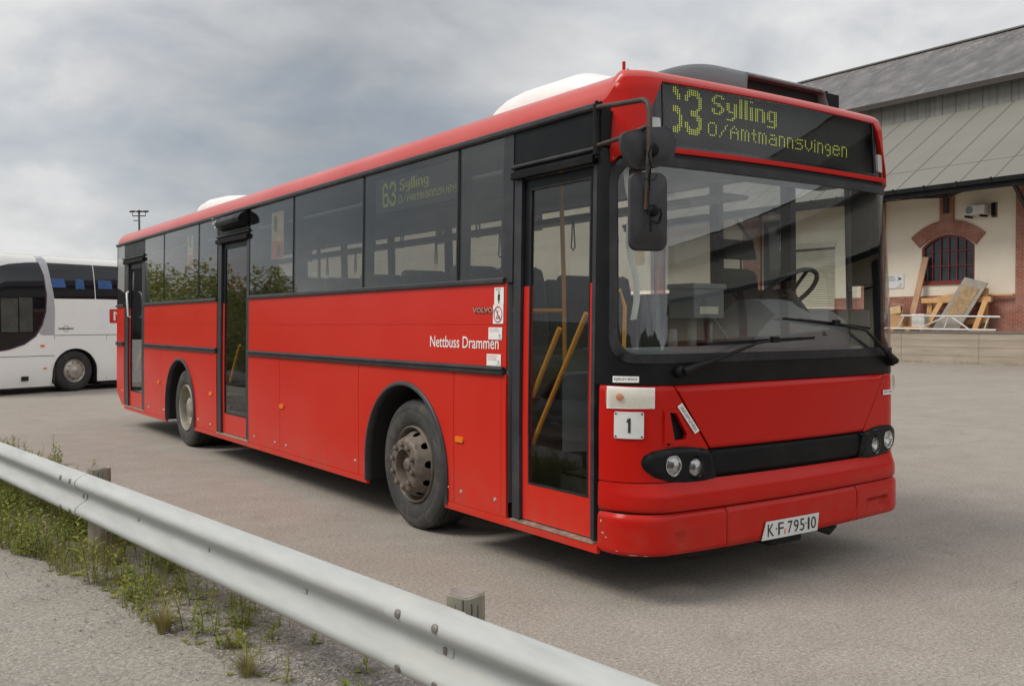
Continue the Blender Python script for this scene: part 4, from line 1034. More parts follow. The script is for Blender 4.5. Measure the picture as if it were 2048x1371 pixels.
# side route display behind the second window
sb = MB(); sb.box(.045, 1.50, 2.49, .10, 2.86, 2.77); sb = sb.build('side_display', M_INTD, bus, bevel=.004)
def sflat(u, z, o): return Vector((.044-o+lean(z)*.0, -u, z))
m = MB(); display_dots(m, sflat, -2.735, 2.725, .0122, .0052, .0012, False, vp=.0088, maxu=-1.545); m.build('display_text', M_LEDS, sb)
# ---- driver's place
m = MB()
sec = [(.05, 1.30), (.02, 1.42), (.18, 1.44), (.42, 1.50), (.5, 1.40), (.55, .9)]
m.prism([(y-.10, z) for (y, z) in sec], 'x', .12, 1.46) if 0 else None
rows = [[Vector((x, y-.12+(.10 if x < .3 or x > 2.3 else 0), z)) for (y, z) in [(-.02, 1.30), (.0, 1.43), (.30, 1.45), (.46, 1.42), (.5, 1.3), (.5, .8)]] for x in (.12, .3, .8, 1.4, 2.3, 2.48)]
m.grid(rows, smooth=False); m.build('dashboard', M_DASH, bus, recalc=True)
m = MB(); rows = []
for (x, h, ys) in ((1.38, 1.43, .14), (1.52, 1.66, .10), (1.60, 1.755, .08), (1.80, 1.765, .07), (1.95, 1.75, .08), (2.02, 1.715, .10), (2.20, 1.69, .12), (2.42, 1.70, .12), (2.47, 1.66, .14), (2.50, 1.43, .16)):
    rows.append([Vector((x, ys-.10, 1.40)), Vector((x, ys-.04, 1.40+(h-1.40)*.72)), Vector((x, ys+.10, h)), Vector((x, ys+.30, h+.005)), Vector((x, ys+.40, h-.06)), Vector((x, ys+.44, 1.2))])
m.grid(rows); m.build('instrument_binnacle', M_DASH, bus, sharp=32, recalc=True)
sw = MB(); ring = [(math.cos(2*PI*k/32)*.235, math.sin(2*PI*k/32)*.235) for k in range(33)]
T = Matrix.Translation((2.13, .36, 1.83)) @ Matrix.Rotation(R(-40), 4, 'X')
sw.tube([T @ Vector((a, b, 0)) for a, b in ring], .017, 10, False)
for k in (0, 2.1, 4.2): sw.tube([T @ Vector((0, 0, -.03)), T @ Vector((math.cos(k+.5)*.23, math.sin(k+.5)*.23, 0))], .013, 8)
sw.tube([T @ Vector((0, 0, 0)), T @ Vector((0, -.02, -.45))], .035, 10); sw.build('steering_wheel', M_INTD, bus)
ds = thing('driver_seat', '', '', (2.1, .75, .9)); del ds['label']; del ds['category']; attach(ds, bus)
m = MB(); m.obox((2.12, .82, 1.68), (.215, 0, 0), (0, .07, 0), (0, .05, .34)); m.build('seat_back', M_SEATK, ds, bevel=.06)
m = MB(); m.obox((2.15, .88, 2.17), (.175, 0, 0), (0, .045, 0), (0, .02, .075)); m.tube([(2.20, .87, 1.98), (2.20, .87, 2.12)], .008, 6); m.tube([(2.12, 1.16, 2.05), (2.12, 1.16, 2.2)], .008, 6) if 0 else None; m.build('head_rest', M_SEATK, ds, bevel=.035)
m = MB(); m.obox((2.1, .62, 1.36), (.24, 0, 0), (0, .22, 0), (0, 0, .07)); m.box(1.95, .5, .86, 2.3, .85, 1.3); m.build('seat_cushion', M_SEATK, ds, bevel=.03)
fb = MB(); fb.obox((1.22, .40, 1.73), (.145, 0, 0), (0, .12, 0), (0, 0, .10)); fb.obox((1.22, .40, 1.845), (.16, 0, 0), (0, .13, 0), (0, 0, .02)); fb = fb.build('fare_machine', M_DASH, bus, bevel=.01)
m = MB(); m.box(1.125, .275, 1.66, 1.30, .279, 1.71); m.build('machine_label', pmat('cream label', (.55, .52, .42), .6), fb)
m = MB(); m.tube([(1.20, .42, .9), (1.20, .42, 1.64)], .03, 10); m.tube([(.95, .35, 1.42), (.95, .35, 1.56)], .028, 10); m.tube([(1.30, .35, 1.42), (1.30, .35, 1.60)], .02, 10); m.tube([(1.34, .38, 1.66), (1.40, .30, 1.52), (1.44, .28, 1.44)], .008, 6); m.build('machine_stand', M_INTG, fb)
m = MB(); m.box(1.50, 1.22, .86, 2.52, 1.25, 1.80); m.box(1.50, .70, .86, 1.53, 1.25, 1.62); m.build('cab_partition', M_INTD, bus)
m = MB(); m.tube([(2.50, .10, 1.70), (2.46, .10, 2.7)], .022, 8); m.build('sun_blind_post', M_INTD, bus)
# faded white blind hanging down inside the near windscreen corner
m = MB(); rows = []
for i in range(9):
    z = 1.62+.86*i/8; u = .20+.028*math.sin(i*1.1)-.05*(i > 6); rows.append([S(u, z, -.05), S(u+.045, z+.004, -.06)])
m.grid(rows); m.build('torn_sticker_strip', pmat('dirty translucent film', (.42, .42, .36), .6, vary=.2), bus)

# ================================================================== the place
TRK = (-18.0, 4.3, 29.42, 28.5)
def asphalt(name, c0, c1, stain, light):
    m = bpy.data.materials.new(name); m.use_nodes = True
    t = NT(m); b = t.N['Principled BSDF']; v = t.coord()
    big = t.noise(v, .35, 6, .6, .4); mid = t.noise(v, 2.3, 7, .65); fin = t.noise(v, 95, 3, .7); gr = t.noise(v, 260, 2, .6)
    c = t.mix(t.rng(big, .35, .65, 0, 1), c0, c1)
    c = t.mix(t.rng(mid, .35, .70, 0, .45), c, tuple(x*.70 for x in c0))
    c = t.mix(t.rng(t.noise(t.coord((.35, 2.2, 1), (0, 0, -.35)), 2.4, 7, .7), .55, .70, 0, .5), c, tuple(x*.72 for x in c0))
    c = t.mix(t.rng(t.noise(v, .9, 8, .62, .8), .60, .74, 0, .55), c, stain)
    st = t.noise(t.coord((.25, 1.3, 1), (0, 0, .25)), 1.2, 6, .7)
    c = t.mix(t.rng(st, .62, .78, 0, .35), c, stain)
    gm_ = t.noise(v, 42, 4, .75); c = t.mix(1.0, c, t.ramp(gm_, [(.30, (.64, .64, .64)), (.50, (1.0, 1.0, 1.0)), (.68, (1.40, 1.39, 1.37))]), 'MULTIPLY')
    c = t.mix(t.rng(fin, .34, .50, .55, 0), c, (.09, .08, .07))
    c = t.mix(t.rng(fin, .54, .70, 0, .5), c, light)
    c = t.mix(t.rng(gr, .60, .72, 0, .5), c, light)
    lt = t.noise(v, 24, 2, .6); c = t.mix(t.rng(lt, .66, .72, 0, .55), c, (.16, .12, .095))      # loose bits and small stains
    # two tyre tracks sweeping across the yard
    gx = t.n('ShaderNodeVectorMath', operation='DISTANCE'); gx.inputs[1].default_value = (TRK[0], TRK[1], 0); t.L.new(v, gx.inputs[0])
    for rad in TRK[2:]:
        mm = t.n('ShaderNodeMath', operation='SUBTRACT'); t.L.new(gx.outputs['Value'], mm.inputs[0]); mm.inputs[1].default_value = rad
        ab = t.n('ShaderNodeMath', operation='ABSOLUTE'); t.L.new(mm.outputs[0], ab.inputs[0])
        ml_ = t.n('ShaderNodeMath', operation='MULTIPLY'); t.L.new(t.rng(ab.outputs[0], .02, .09, .28, 0), ml_.inputs[0]); t.L.new(t.rng(t.noise(v, .7, 5, .7), .35, .6, 0, 1), ml_.inputs[1])
        c = t.mix(ml_.outputs[0], c, (.12, .105, .09))
    # thin wandering cracks
    vo = t.n('ShaderNodeTexVoronoi', feature='DISTANCE_TO_EDGE'); vo.inputs['Scale'].default_value = .16
    wv = t.n('ShaderNodeVectorMath', operation='ADD'); nn = t.n('ShaderNodeTexNoise'); nn.inputs['Scale'].default_value = .8; nn.inputs['Detail'].default_value = 8; t.L.new(v, nn.inputs['Vector'])
    sc = t.n('ShaderNodeVectorMath', operation='SCALE'); sc.inputs['Scale'].default_value = 1.6; t.L.new(nn.outputs['Color'], sc.inputs[0]); t.L.new(v, wv.inputs[0]); t.L.new(sc.outputs[0], wv.inputs[1]); t.L.new(wv.outputs[0], vo.inputs['Vector'])
    c = t.mix(t.rng(vo.outputs['Distance'], .0, .0014, .28, 0), c, (.10, .085, .075))
    t.L.new(c, b.inputs['Base Color']); b.inputs['Roughness'].default_value = .86; b.inputs['Specular IOR Level'].default_value = .3
    n1 = t.bump(fin, .5, .006, b); t.bump(t.noise(v, 1.2, 5, .6), .35, .05, b, n1)
    return m
M_ASPH = asphalt('worn pale asphalt', (.300, .262, .222), (.335, .300, .262), (.205, .170, .138), (.52, .48, .43))
M_PATH = asphalt('footpath asphalt', (.265, .24, .205), (.305, .28, .24), (.205, .178, .145), (.48, .45, .40))
me = MB(); me.box(-4.6, -700, -1.0, 900, 1100, 0.0); g = struct(me.build('asphalt_yard', M_ASPH))
def xr(y): return -2.483-.109*(y-4.892)                    # line of the guard rail
def verge_mat():
    m = bpy.data.materials.new('gravel verge'); m.use_nodes = True
    t = NT(m); b = t.N['Principled BSDF']; v = t.coord()
    vo = t.n('ShaderNodeTexVoronoi'); vo.inputs['Scale'].default_value = 75; t.L.new(v, vo.inputs['Vector'])
    c = t.ramp(vo.outputs['Color'], [(.1, (.15, .13, .12)), (.5, (.25, .225, .20)), (.9, (.42, .40, .37))])
    c = t.mix(t.rng(t.noise(v, 3.5, 6, .65), .42, .66, 0, .75), c, (.10, .085, .06))
    c = t.mix(t.rng(t.noise(v, 8, 5, .7), .55, .72, 0, .5), c, (.20, .13, .09))
    t.L.new(c, b.inputs['Base Color']); b.inputs['Roughness'].default_value = .95
    n1 = t.bump(vo.outputs['Distance'], .7, .012, b); t.bump(t.noise(v, 30, 5, .7), .5, .02, b, n1); return m
def near_edge(y):
    return xr(y)-max(.03, min(.30, .07+.055*y))-(.04*math.sin(y*2.3)+.03*math.sin(y*5.7+1)+.015*math.sin(y*13))
def near_edge_old(y):   # edge towards the camera side path, relative to the rail line
    base = -.10 if y > 1.2 else -.10-.0*(1.2-y); return xr(y)-(.09+.05*math.sin(y*2.3)+.035*math.sin(y*5.7+1))-max(0, .9-y)*.11
def far_edge(y): return xr(y)+.62+.10*math.sin(y*1.1+.6)+.06*math.sin(y*3.9)+max(0, y-3)*.045
rnd = random.Random(11)
m = MB(); rows = []; N = 9
y = -5.0
while y < 16:
    a, b_ = near_edge(y), far_edge(y); r = []
    for i in range(N):
        t = i/(N-1); h = .004+.035*math.sin(PI*t)+(rnd.uniform(-.008, .012) if 0 < i < N-1 else 0); r.append(Vector((a+(b_-a)*t, y, h)))
    rows.append([Vector((a-.02, y, -.02))]+r+[Vector((b_+.02, y, -.02))]); y += .12
vg = struct(m.grid(rows).build('gravel_verge', verge_mat(), sharp=80))
m = MB(); rows = []
y = -5.0
while y < 40:
    a = near_edge(y) if y < 15.9 else xr(15.9)-.1; rows.append([Vector((-4.55, y, -.01)), Vector((-4.55, y, .004)), Vector((a+.05, y, .004)), Vector((a+.05, y, -.01))]); y += .3
pth = struct(m.grid(rows).build('footpath', M_PATH, sharp=60))

# ---- guard rail
M_GALV = pmat('galvanised steel', (.40, .41, .40), .60, .12, vary=.10, vscale=5, bump=.04, bscale=30, dirt=(.46, .45, .40), dirt_amt=.5, stretch=(3, .5, 3))
M_BOLT = pmat('weathered bolt', (.20, .18, .165), .5, .6, vary=.2)
M_POSTW = None
def wood(name, c0, c1, sc=(28, 28, 1.6), grey=None):
    m = bpy.data.materials.new(name); m.use_nodes = True; t = NT(m); b = t.N['Principled BSDF']
    n1 = t.noise(t.coord(sc), 1.0, 7, .7, .4); c = t.ramp(n1, [(.3, c0), (.7, c1)])
    c = t.mix(t.rng(t.noise(t.coord(), 4, 5, .6), .45, .7, 0, .5), c, grey or tuple(x*.6 for x in c0))
    t.L.new(c, b.inputs['Base Color']); b.inputs['Roughness'].default_value = .85; t.bump(n1, .5, .01, b); return m
M_POST = wood('weathered timber post', (.20, .165, .125), (.31, .275, .215), grey=(.17, .18, .13))
M_POSTTOP = wood('post end grain', (.20, .165, .14), (.33, .285, .25), (40, 5, 5))
rail = thing('guardrail', 'galvanised steel guardrail on round timber posts in the foreground', 'guardrail', (xr(2), 2, 0))
dirv = Vector((-.109, 1, 0)).normalized(); outv = Vector((-1, -.109, 0)).normalized()
def RP(y, o, z): return Vector((xr(y), y, 0))+outv*o+Vector((0, 0, z))
# W profile (outward, height), hump top, valley, hump bottom
WP = [(.000, .607), (.006, .604), (.030, .596), (.060, .580), (.076, .562), (.080, .545), (.074, .528), (.052, .506), (.022, .488), (.004, .472), (.000, .455), (.004, .438), (.022, .422), (.052, .404), (.074, .382), (.080, .365), (.076, .348), (.060, .330), (.030, .314), (.006, .306), (.000, .302)]
def beam(y0, y1, lift, name='rail_beam'):
    m = MB(); rows = []
    n = max(2, int((y1-y0)/.25))
    for i in range(n+1):
        y = y0+(y1-y0)*i/n
        rows.append([RP(y, o+lift, z) for (o, z) in WP]+[RP(y, o+lift-.004, z) for (o, z) in WP[::-1]])
    m.grid(rows, close=True)
    for r in (rows[0], rows[-1]):
        k = len(WP)
        b0 = len(m.v); m.v += [tuple(p) for p in r]
        for i in range(k-1): m.face((b0+i, b0+i+1, b0+2*k-2-i, b0+2*k-1-i))
    return m.build(name, M_GALV, rail, sharp=70, recalc=True)
beam(-5.4, -1.05+.0, .0055); beam(-1.42, 2.98, .0); beam(2.60, 6.98, .0055); beam(6.6, 12.0, .0)
def bolt(y, z, o, r=.017):
    m = MB(); m.lathe([(0, r), (.004, r*.95), (.007, r*.6), (.008, 0)], (0, 0, 0), 'x', 16)
    # local outward slope of the profile at this height
    e = .006; f = lambda q: next(a[0]+(b[0]-a[0])*(q-a[1])/(b[1]-a[1]) for a, b in zip(WP[:-1], WP[1:]) if a[1] >= q >= b[1])
    s = (f(z+e)-f(z-e))/(2*e); nrm = (outv+Vector((0, 0, -s))).normalized()
    m.xf(Matrix.Translation(RP(y, f(z)+o, z)) @ nrm.to_track_quat('X', 'Z').to_matrix().to_4x4()); m.build('bolt', M_BOLT, rail)
for (ya, yb) in ((-1.135, -1.358), (2.894, 2.689), (6.9, 6.69)):
    for yy in (ya, yb): bolt(yy, .556, .006); bolt(yy, .357, .006)
for y0 in (-1.314, 2.64, 6.62):
    m = MB(); c = RP(y0, .008, .455); m.obox(c, dirv*.055, outv*.006, (0, 0, .024)); m.build('splice_plate', M_GALV, rail, bevel=.006)
    m = MB(); m.obox(RP(y0-.012, .016, .455), dirv*.010, outv*.003, (0, 0, .013)); m.build('slot_bolt', M_BOLT, rail, bevel=.003)
for y0 in (3.565, 1.659, .676, -.324):
    m = MB(); m.obox(RP(y0, .006, .447), dirv*.014, outv*.003, (0, 0, .009)); m.build('reflector_stub', pmat('pale stub', (.42, .40, .30), .5), rail, bevel=.003)
for (px_, py_, r, h) in ((-2.135, 2.72, .074, .625), (-1.700, -1.275, .070, .630), (-2.57, 6.65, .074, .62), (-2.97, 10.6, .074, .62)):
    m = MB(); rr = random.Random(int(py_*10)); n = 26; rows = []
    ph = [rr.uniform(-.0012, .0012) for _ in range(n)]
    for z in (-.05, .1, .3, .5, h-.012, h-.004, h):
        k = r*(1.03-.03*z/h)-(.006 if z >= h else 0)
        rows.append([Vector((px_+(k+ph[i])*math.cos(2*PI*i/n), py_+(k+ph[i])*math.sin(2*PI*i/n), z+(.004*math.sin(i) if z > .58 else 0))) for i in range(n)])
    m.grid(rows, close=True); po = m.build('post', M_POST, rail, sharp=50)
    m = MB(); b0 = 0; m.v = [tuple(p+Vector((0, 0, .001))) for p in rows[-1]]; m.face(range(n)); m.build('post_top', M_POSTTOP, po)
    m = MB()
    for a in (3.6, 4.0, 4.45, 4.8): m.obox((px_+r*math.cos(a), py_+r*math.sin(a), h-.075), (.0012, 0, 0), (0, .0012, 0), (0, 0, .055+.012*math.sin(a*5)))
    m.build('crack', M_VOID, po)

# ---- plants on the verge
def leafmat(name, lo, hi, dry=None, amt=0):
    m = bpy.data.materials.new(name); m.use_nodes = True; t = NT(m); b = t.N['Principled BSDF']
    n = t.noise(t.coord(), 9, 3, .6); c = t.ramp(n, [(.3, lo), (.7, hi)])
    if dry: c = t.mix(t.rng(t.noise(t.coord(), 17, 4, .7), .5, .62, 0, amt), c, dry)
    t.L.new(c, b.inputs['Base Color']); b.inputs['Roughness'].default_value = .6; b.inputs['Specular IOR Level'].default_value = .3
    tl = t.n('ShaderNodeBsdfTranslucent'); t.L.new(c, tl.inputs[0]); mx = t.n('ShaderNodeMixShader'); mx.inputs[0].default_value = .3
    t.L.new(b.outputs[0], mx.inputs[1]); t.L.new(tl.outputs[0], mx.inputs[2]); t.L.new(mx.outputs[0], t.N['Material Output'].inputs[0]); return m
M_GRASS = leafmat('grass green', (.15, .175, .03), (.28, .30, .06), (.26, .20, .10), .7)
M_DRY = leafmat('dry grass', (.24, .17, .09), (.36, .29, .16), (.22, .10, .07), .6)
M_WEED = leafmat('weed leaf', (.13, .185, .024), (.27, .32, .05), (.22, .20, .05), .6)
M_WEED2 = leafmat('yellow green leaf', (.22, .24, .04), (.34, .34, .07))
M_DARKLEAF = leafmat('dark leaf', (.035, .06, .014), (.075, .11, .02))
M_STEM = pmat('plant stem', (.10, .07, .04), .8)
def blade(m, p, h, lean_, w, rr):
    a = rr.uniform(0, 2*PI); d = Vector((math.cos(a), math.sin(a), 0)); s = Vector((-d.y, d.x, 0)); b0 = len(m.v); n = 3
    for i in range(n+1):
        t = i/n; c = p+d*(lean_*t*t)+Vector((0, 0, h*t*(1-.25*t*lean_/max(h, .01)))); ww = w*(1-t*.95)
        m.v += [tuple(c-s*ww), tuple(c+s*ww)]
    for i in range(n): m.face((b0+2*i, b0+2*i+1, b0+2*i+3, b0+2*i+2), True)
def leaf(m, p, d, L, w, droop):
    """folded pointed leaf along d"""
    d = d.normalized(); s = d.cross(Vector((0, 0, 1)))
    if s.length < .1: s = Vector((1, 0, 0))
    s.normalize(); b0 = len(m.v); mid = p+d*L*.45+Vector((0, 0, -droop*.2)); tip = p+d*L+Vector((0, 0, -droop))
    m.v += [tuple(p), tuple(mid-s*w+Vector((0, 0, w*.4))), tuple(mid), tuple(mid+s*w+Vector((0, 0, w*.4))), tuple(tip)]
    m.face((b0, b0+1, b0+2)); m.face((b0, b0+2, b0+3)); m.face((b0+1, b0+4, b0+2)); m.face((b0+2, b0+4, b0+3))
def weed(ms, ml, p, h, rr, L=.05, wf=.22, nl=16):
    """upright herb: bent stem with leaves all the way up"""
    tilt = Vector((rr.uniform(-.25, .25), rr.uniform(-.25, .25), 1)).normalized(); top = p+tilt*h
    ms.tube([p, p+tilt*h*.5+Vector((rr.uniform(-.01, .01), 0, 0)), top], [.0022, .0018, .0008], 4, False)
    for i in range(nl):
        t = .12+.88*i/nl; a = i*2.4+rr.uniform(-.4, .4); d = Vector((math.cos(a), math.sin(a), .25+.6*t))
        l = L*(1.15-.55*t)*rr.uniform(.75, 1.2); leaf(ml, p+tilt*h*t, d, l, l*wf, l*rr.uniform(.0, .45))
rnd = random.Random(5)
def cover(y, side):          # how thickly the verge is grown over
    f = sstep(-1.0, 3.3, y); return .10+.90*f
gm, dm, wm, ws_, wm2 = MB(), MB(), MB(), MB(), MB()
cnt = 0
for _ in range(26000):
    y = rnd.uniform(-1.6, 9.5); t = rnd.random(); x = near_edge(y)-.03+(far_edge(y)-near_edge(y)+.1)*t
    k = math.sin(x*7+y*2.2)+math.sin(y*5.1-x*3)+.7*math.sin(y*11+x*6)
    if rnd.random() > cover(y, t)*(.28+.36*(k > -.2)+.34*(k > .9)): continue
    p = Vector((x, y, .01)); h = rnd.uniform(.04, .17)*(.5+.8*cover(y, t))
    if rnd.random() < .22: blade(dm, p, h*1.2, h*.6, .0013, rnd)
    else: blade(gm, p, h, h*rnd.uniform(.2, .9), .0024, rnd)
for _ in range(5200):     # dead stalks lying flat on the soil
    y = rnd.uniform(-1.5, 9.0); t = rnd.random(); x = near_edge(y)-.02+(far_edge(y)-near_edge(y))*t
    if rnd.random() > .15+cover(y, t)*.8: continue
    L_ = rnd.uniform(.05, .14); blade(dm, Vector((x, y, .012)), .012+rnd.uniform(0, .02), L_, .0016, rnd)
for _ in range(2900):
    y = rnd.uniform(-1.2, 9.0); t = rnd.random(); x = near_edge(y)-.01+(far_edge(y)-near_edge(y))*t
    k = math.sin(x*6+y*1.7+1)+math.sin(y*4.3-x*3)
    if rnd.random() > cover(y, t)**1.5*(.25+.55*(k > 0)+.3*(k > 1)): continue
    weed(ws_, wm if rnd.random() < .72 else wm2, Vector((x, y, .005)), rnd.uniform(.08, .30)*(.5+.6*cover(y, t)), rnd, rnd.uniform(.03, .075), rnd.uniform(.14, .32), rnd.randint(9, 20))
for _ in range(1700):     # low rosettes close to the soil
    y = rnd.uniform(-1.5, 9.0); t = rnd.random(); x = near_edge(y)-.04+(far_edge(y)-near_edge(y)+.1)*t
    if rnd.random() > .12+cover(y, t)*.9: continue
    a0 = rnd.uniform(0, 6)
    for i in range(rnd.randint(4, 8)):
        a = a0+i*1.3; leaf(wm if i % 2 else wm2, Vector((x, y, .008)), Vector((math.cos(a), math.sin(a), .35)), rnd.uniform(.018, .04), .007, .004)
tag(gm.build('grass', M_GRASS), 'short green grass growing through the gravel along the guardrail', 'grass', kind='stuff')
tag(dm.build('dry_grass', M_DRY), 'scattered dry brown grass stalks in the gravel verge', 'dry grass', kind='stuff')
wk = tag(wm.build('ground_weeds', M_WEED), 'dense leafy green weeds covering the verge behind the guardrail', 'weeds', kind='stuff')
wm2.build('pale_leaves', M_WEED2, wk); ws_.build('stems', M_STEM, wk)
# loose stones
pm = MB(); rnd = random.Random(8)
def pebble(m, c, r, rr):
    b0 = len(m.v); a = rr.uniform(0, 6); pts = [(0, 0, .62), (1, 0, .1), (.35, .9, .12), (-.75, .6, .1), (-.8, -.55, .12), (.3, -.95, .1), (0, 0, -.5)]
    for (x, y, z) in pts:
        j = rr.uniform(.75, 1.2); m.v.append((c.x+r*j*(x*math.cos(a)-y*math.sin(a)), c.y+r*j*(x*math.sin(a)+y*math.cos(a)), c.z+r*z*j))
    for i in range(5):
        m.face((b0, b0+1+i, b0+1+(i+1) % 5)); m.face((b0+6, b0+1+(i+1) % 5, b0+1+i))
for _ in range(5200):
    y = rnd.uniform(-2.0, 4.5) if rnd.random() < .8 else rnd.uniform(4.5, 9); t = rnd.gauss(.35, .33); x = near_edge(y)-.1+(far_edge(y)-near_edge(y))*t
    pebble(pm, Vector((x, y, .012+.03*max(0, math.sin(PI*min(1, max(0, t)))))), rnd.choice((.003, .004, .005, .006, .008)), rnd)
def stones_mat():
    m = bpy.data.materials.new('loose stones'); m.use_nodes = True; t = NT(m); b = t.N['Principled BSDF']
    w = t.n('ShaderNodeTexWhiteNoise'); sn = t.n('ShaderNodeVectorMath', operation='SNAP'); sn.inputs[1].default_value = (.012, .012, 10); t.L.new(t.coord(), sn.inputs[0]); t.L.new(sn.outputs[0], w.inputs['Vector'])
    t.L.new(t.ramp(w.outputs['Value'], [(0, (.13, .12, .11)), (.5, (.26, .24, .22)), (1, (.48, .46, .43))]), b.inputs['Base Color']); b.inputs['Roughness'].default_value = .9; return m
tag(pm.build('loose_gravel', stones_mat()), 'loose grey gravel stones scattered along the verge', 'gravel', kind='stuff')
# plants one can tell apart
def tuft(x, y, r, h, n, dry, label, seed):
    rr = random.Random(seed); o = thing('grass_tuft', label, 'grass tuft', (x, y, 0), 0, 'grass tufts on the verge'); a = MB(); b = MB()
    for i in range(n):
        q = rr.random()**.5*r; an = rr.uniform(0, 2*PI); p = Vector((x+q*math.cos(an)*.35, y+q*math.sin(an)*.35, .01)); hh = h*rr.uniform(.45, 1.1)
        m = b if rr.random() < dry else a; b0 = len(m.v); d = Vector((math.cos(an), math.sin(an), 0)); s = Vector((-d.y, d.x, 0)); ln = r*rr.uniform(.3, 1.3)
        for k in range(5):
            t = k/4; c = p+d*(ln*t*t)+Vector((0, 0, hh*(t-.18*t*t*ln/r))); w = .0016*(1-t*.9); m.v += [tuple(c-s*w), tuple(c+s*w)]
        for k in range(4): m.face((b0+2*k, b0+2*k+1, b0+2*k+3, b0+2*k+2), True)
    a.build('green_blades', M_GRASS, o)
    if b.v: b.build('dry_blades', M_DRY, o)
tuft(-2.205, .86, .10, .19, 260, .55, 'tall brownish grass tuft in the gravel, nearest the corner of the footpath', 1)
tuft(-1.86, .66, .09, .13, 200, .18, 'rounded fresh green grass tuft just under the lower edge of the rail', 2)
tuft(-2.06, .02, .10, .17, 170, .45, 'sprawling yellowish grass tuft at the bottom edge of the photo', 3)
tuft(-2.13, 2.35, .12, .22, 200, .5, 'tall thin straw grass tuft at the foot of the left timber post', 4)
tuft(-2.0, .42, .05, .08, 70, .5, 'small low grass tuft with reddish dry stalks in bare gravel', 5)
def herb(x, y, h, L, wf, nl, label, seed, mat):
    rr = random.Random(seed); o = thing('weed_plant', label, 'weed', (x, y, 0), 0, 'separate weeds on the verge'); s = MB(); l = MB(); weed(s, l, Vector((x, y, 0)), h, rr, L, wf, nl)
    if h > .25: weed(s, l, Vector((x+.015, y, 0)), h*.7, rr, L, wf, nl-4)
    s.build('stem', M_STEM, o); l.build('leaves', mat, o)
herb(-2.33, 2.05, .42, .12, .10, 22, 'tall weed with long narrow pointed leaves in front of the left post', 21, M_WEED2)
herb(-2.45, 2.95, .30, .05, .28, 20, 'upright leafy weed beside the footpath at the left', 22, M_WEED)
herb(-2.02, .60, .16, .04, .25, 16, 'small leafy weed in gravel beside a bare twig', 23, M_WEED)
herb(-2.16, .95, .15, .05, .3, 14, 'bushy yellow-green weed left of the brown grass tuft', 24, M_WEED2)
herb(-2.10, 1.35, .17, .05, .28, 16, 'short pale weed between the footpath and the rail', 25, M_WEED2)
for i, (x, y, h) in enumerate(((-1.62, 7.6, .34), (-1.72, 6.9, .30), (-1.50, 6.2, .22), (-1.60, 5.3, .2), (-1.95, 8.2, .3))):
    herb(x, y, h, .07, .25, 20, ('feathery tall weed showing above the rail, farthest left', 'leafy weed rising above the rail beside the tallest one', 'low yellow flowering weed on the yard side of the rail', 'small sparse weed by the yard edge near the left post', 'tall weed at the very left edge above the rail')[i], 40+i, M_WEED)
m = MB(); m.tube([(-1.93, .47, 0), (-1.925, .468, .12), (-1.93, .47, .26), (-1.926, .465, .34)], [.0028, .0022, .0016, .0008], 5); m.tube([(-1.925, .468, .12), (-1.915, .45, .19)], .001, 4); m.tube([(-1.93, .47, .2), (-1.945, .48, .25)], .001, 4)
tag(m.build('bare_twig', M_STEM, origin=(-1.93, .47, 0)), 'bare upright brown twig standing in the gravel below the rail', 'twig')

# ---- white coach at the left
CO = Vector((.852, 20.168, 0)); CR = math.atan2(.391, .92)
coach = thing('touring_coach', 'white touring coach with large dark curved front side window, behind the red bus', 'coach', CO, CR)
CM = Matrix.Translation(CO) @ Matrix.Rotation(CR, 4, 'Z')
M_CW = pmat('white coach paint', (.80, .785, .75), .28, vary=.008, vscale=1, coat=.3)
M_CG = pmat('silver grey coach band', (.42, .42, .43), .35, .3, vary=.05)
M_CGL = pmat('black coach glass', (.008, .007, .010), .05, vary=.1)
CH = 3.20
def SCo(u, z, off=0.0, side=0):
    """coach near side, local frame x rearwards, y away from the viewer"""
    y = 0.0
    if z > 1.9: y += .13*((z-1.9)/1.2)**2
    if z > 2.98: y += .22*(1-math.sqrt(max(0, 1-((z-2.98)/.24)**2)))
    if z < .7: y += .05*((.7-z)/.5)**2
    if u < -1.6: y += .42*((-1.6-u)/1.25)**2.4
    y = y-off
    if side: y = 2.5-y
    return CM @ Vector((u, y, z))
carch = [(-.56, .17)]+[(.02+.58*math.cos(PI-PI*i/20), .47+.55*math.sin(PI-PI*i/20)) for i in range(21)]+[(.60, .21)]
arcpts = [(-.83, 3.02), (-.74, 2.75), (-.70, 2.3), (-.73, 1.9), (-.82, 1.6), (-.98, 1.34), (-1.25, 1.16), (-1.6, 1.05), (-2.1, .98), (-2.78, .95)]
arctop = [(-2.78, 2.35), (-2.3, 2.68), (-1.9, 2.85), (-1.5, 2.95), (-1.1, 3.0)]
cock = arcpts+arctop
wn1 = [(-.49, 2.19), (.56, 2.20), (.56, 3.02), (-.60, 3.02)]; wn2 = [(.585, 2.20), (2.2, 2.2), (2.2, 3.02), (.585, 3.02)]
lowp = [(-2.80, .17), (-.56, .17)]+carch[1:]+[(.60, .21), (9.2, .21), (9.2, 3.20), (-2.6, 3.20), (-2.80, 2.9)]
patch('body_side', lowp, [], SCo, M_CW, coach, step=.16, thick=.03)
def seg_ccw(pts):
    a = sum(pts[i][0]*pts[(i+1) % len(pts)][1]-pts[(i+1) % len(pts)][0]*pts[i][1] for i in range(len(pts))); return pts if a > 0 else pts[::-1]
patch('cockpit_window', seg_ccw(cock), [], SCo, M_CGL, coach, step=.12, off=.006, thick=.008)
patch('window_border', seg_ccw([(a-.0, b) for a, b in arcpts]+[(a+.03, b-.025) for a, b in arcpts[::-1]]), [], SCo, pmat('plum edge', (.05, .02, .05), .4), coach, step=.12, off=.009, thick=.008)
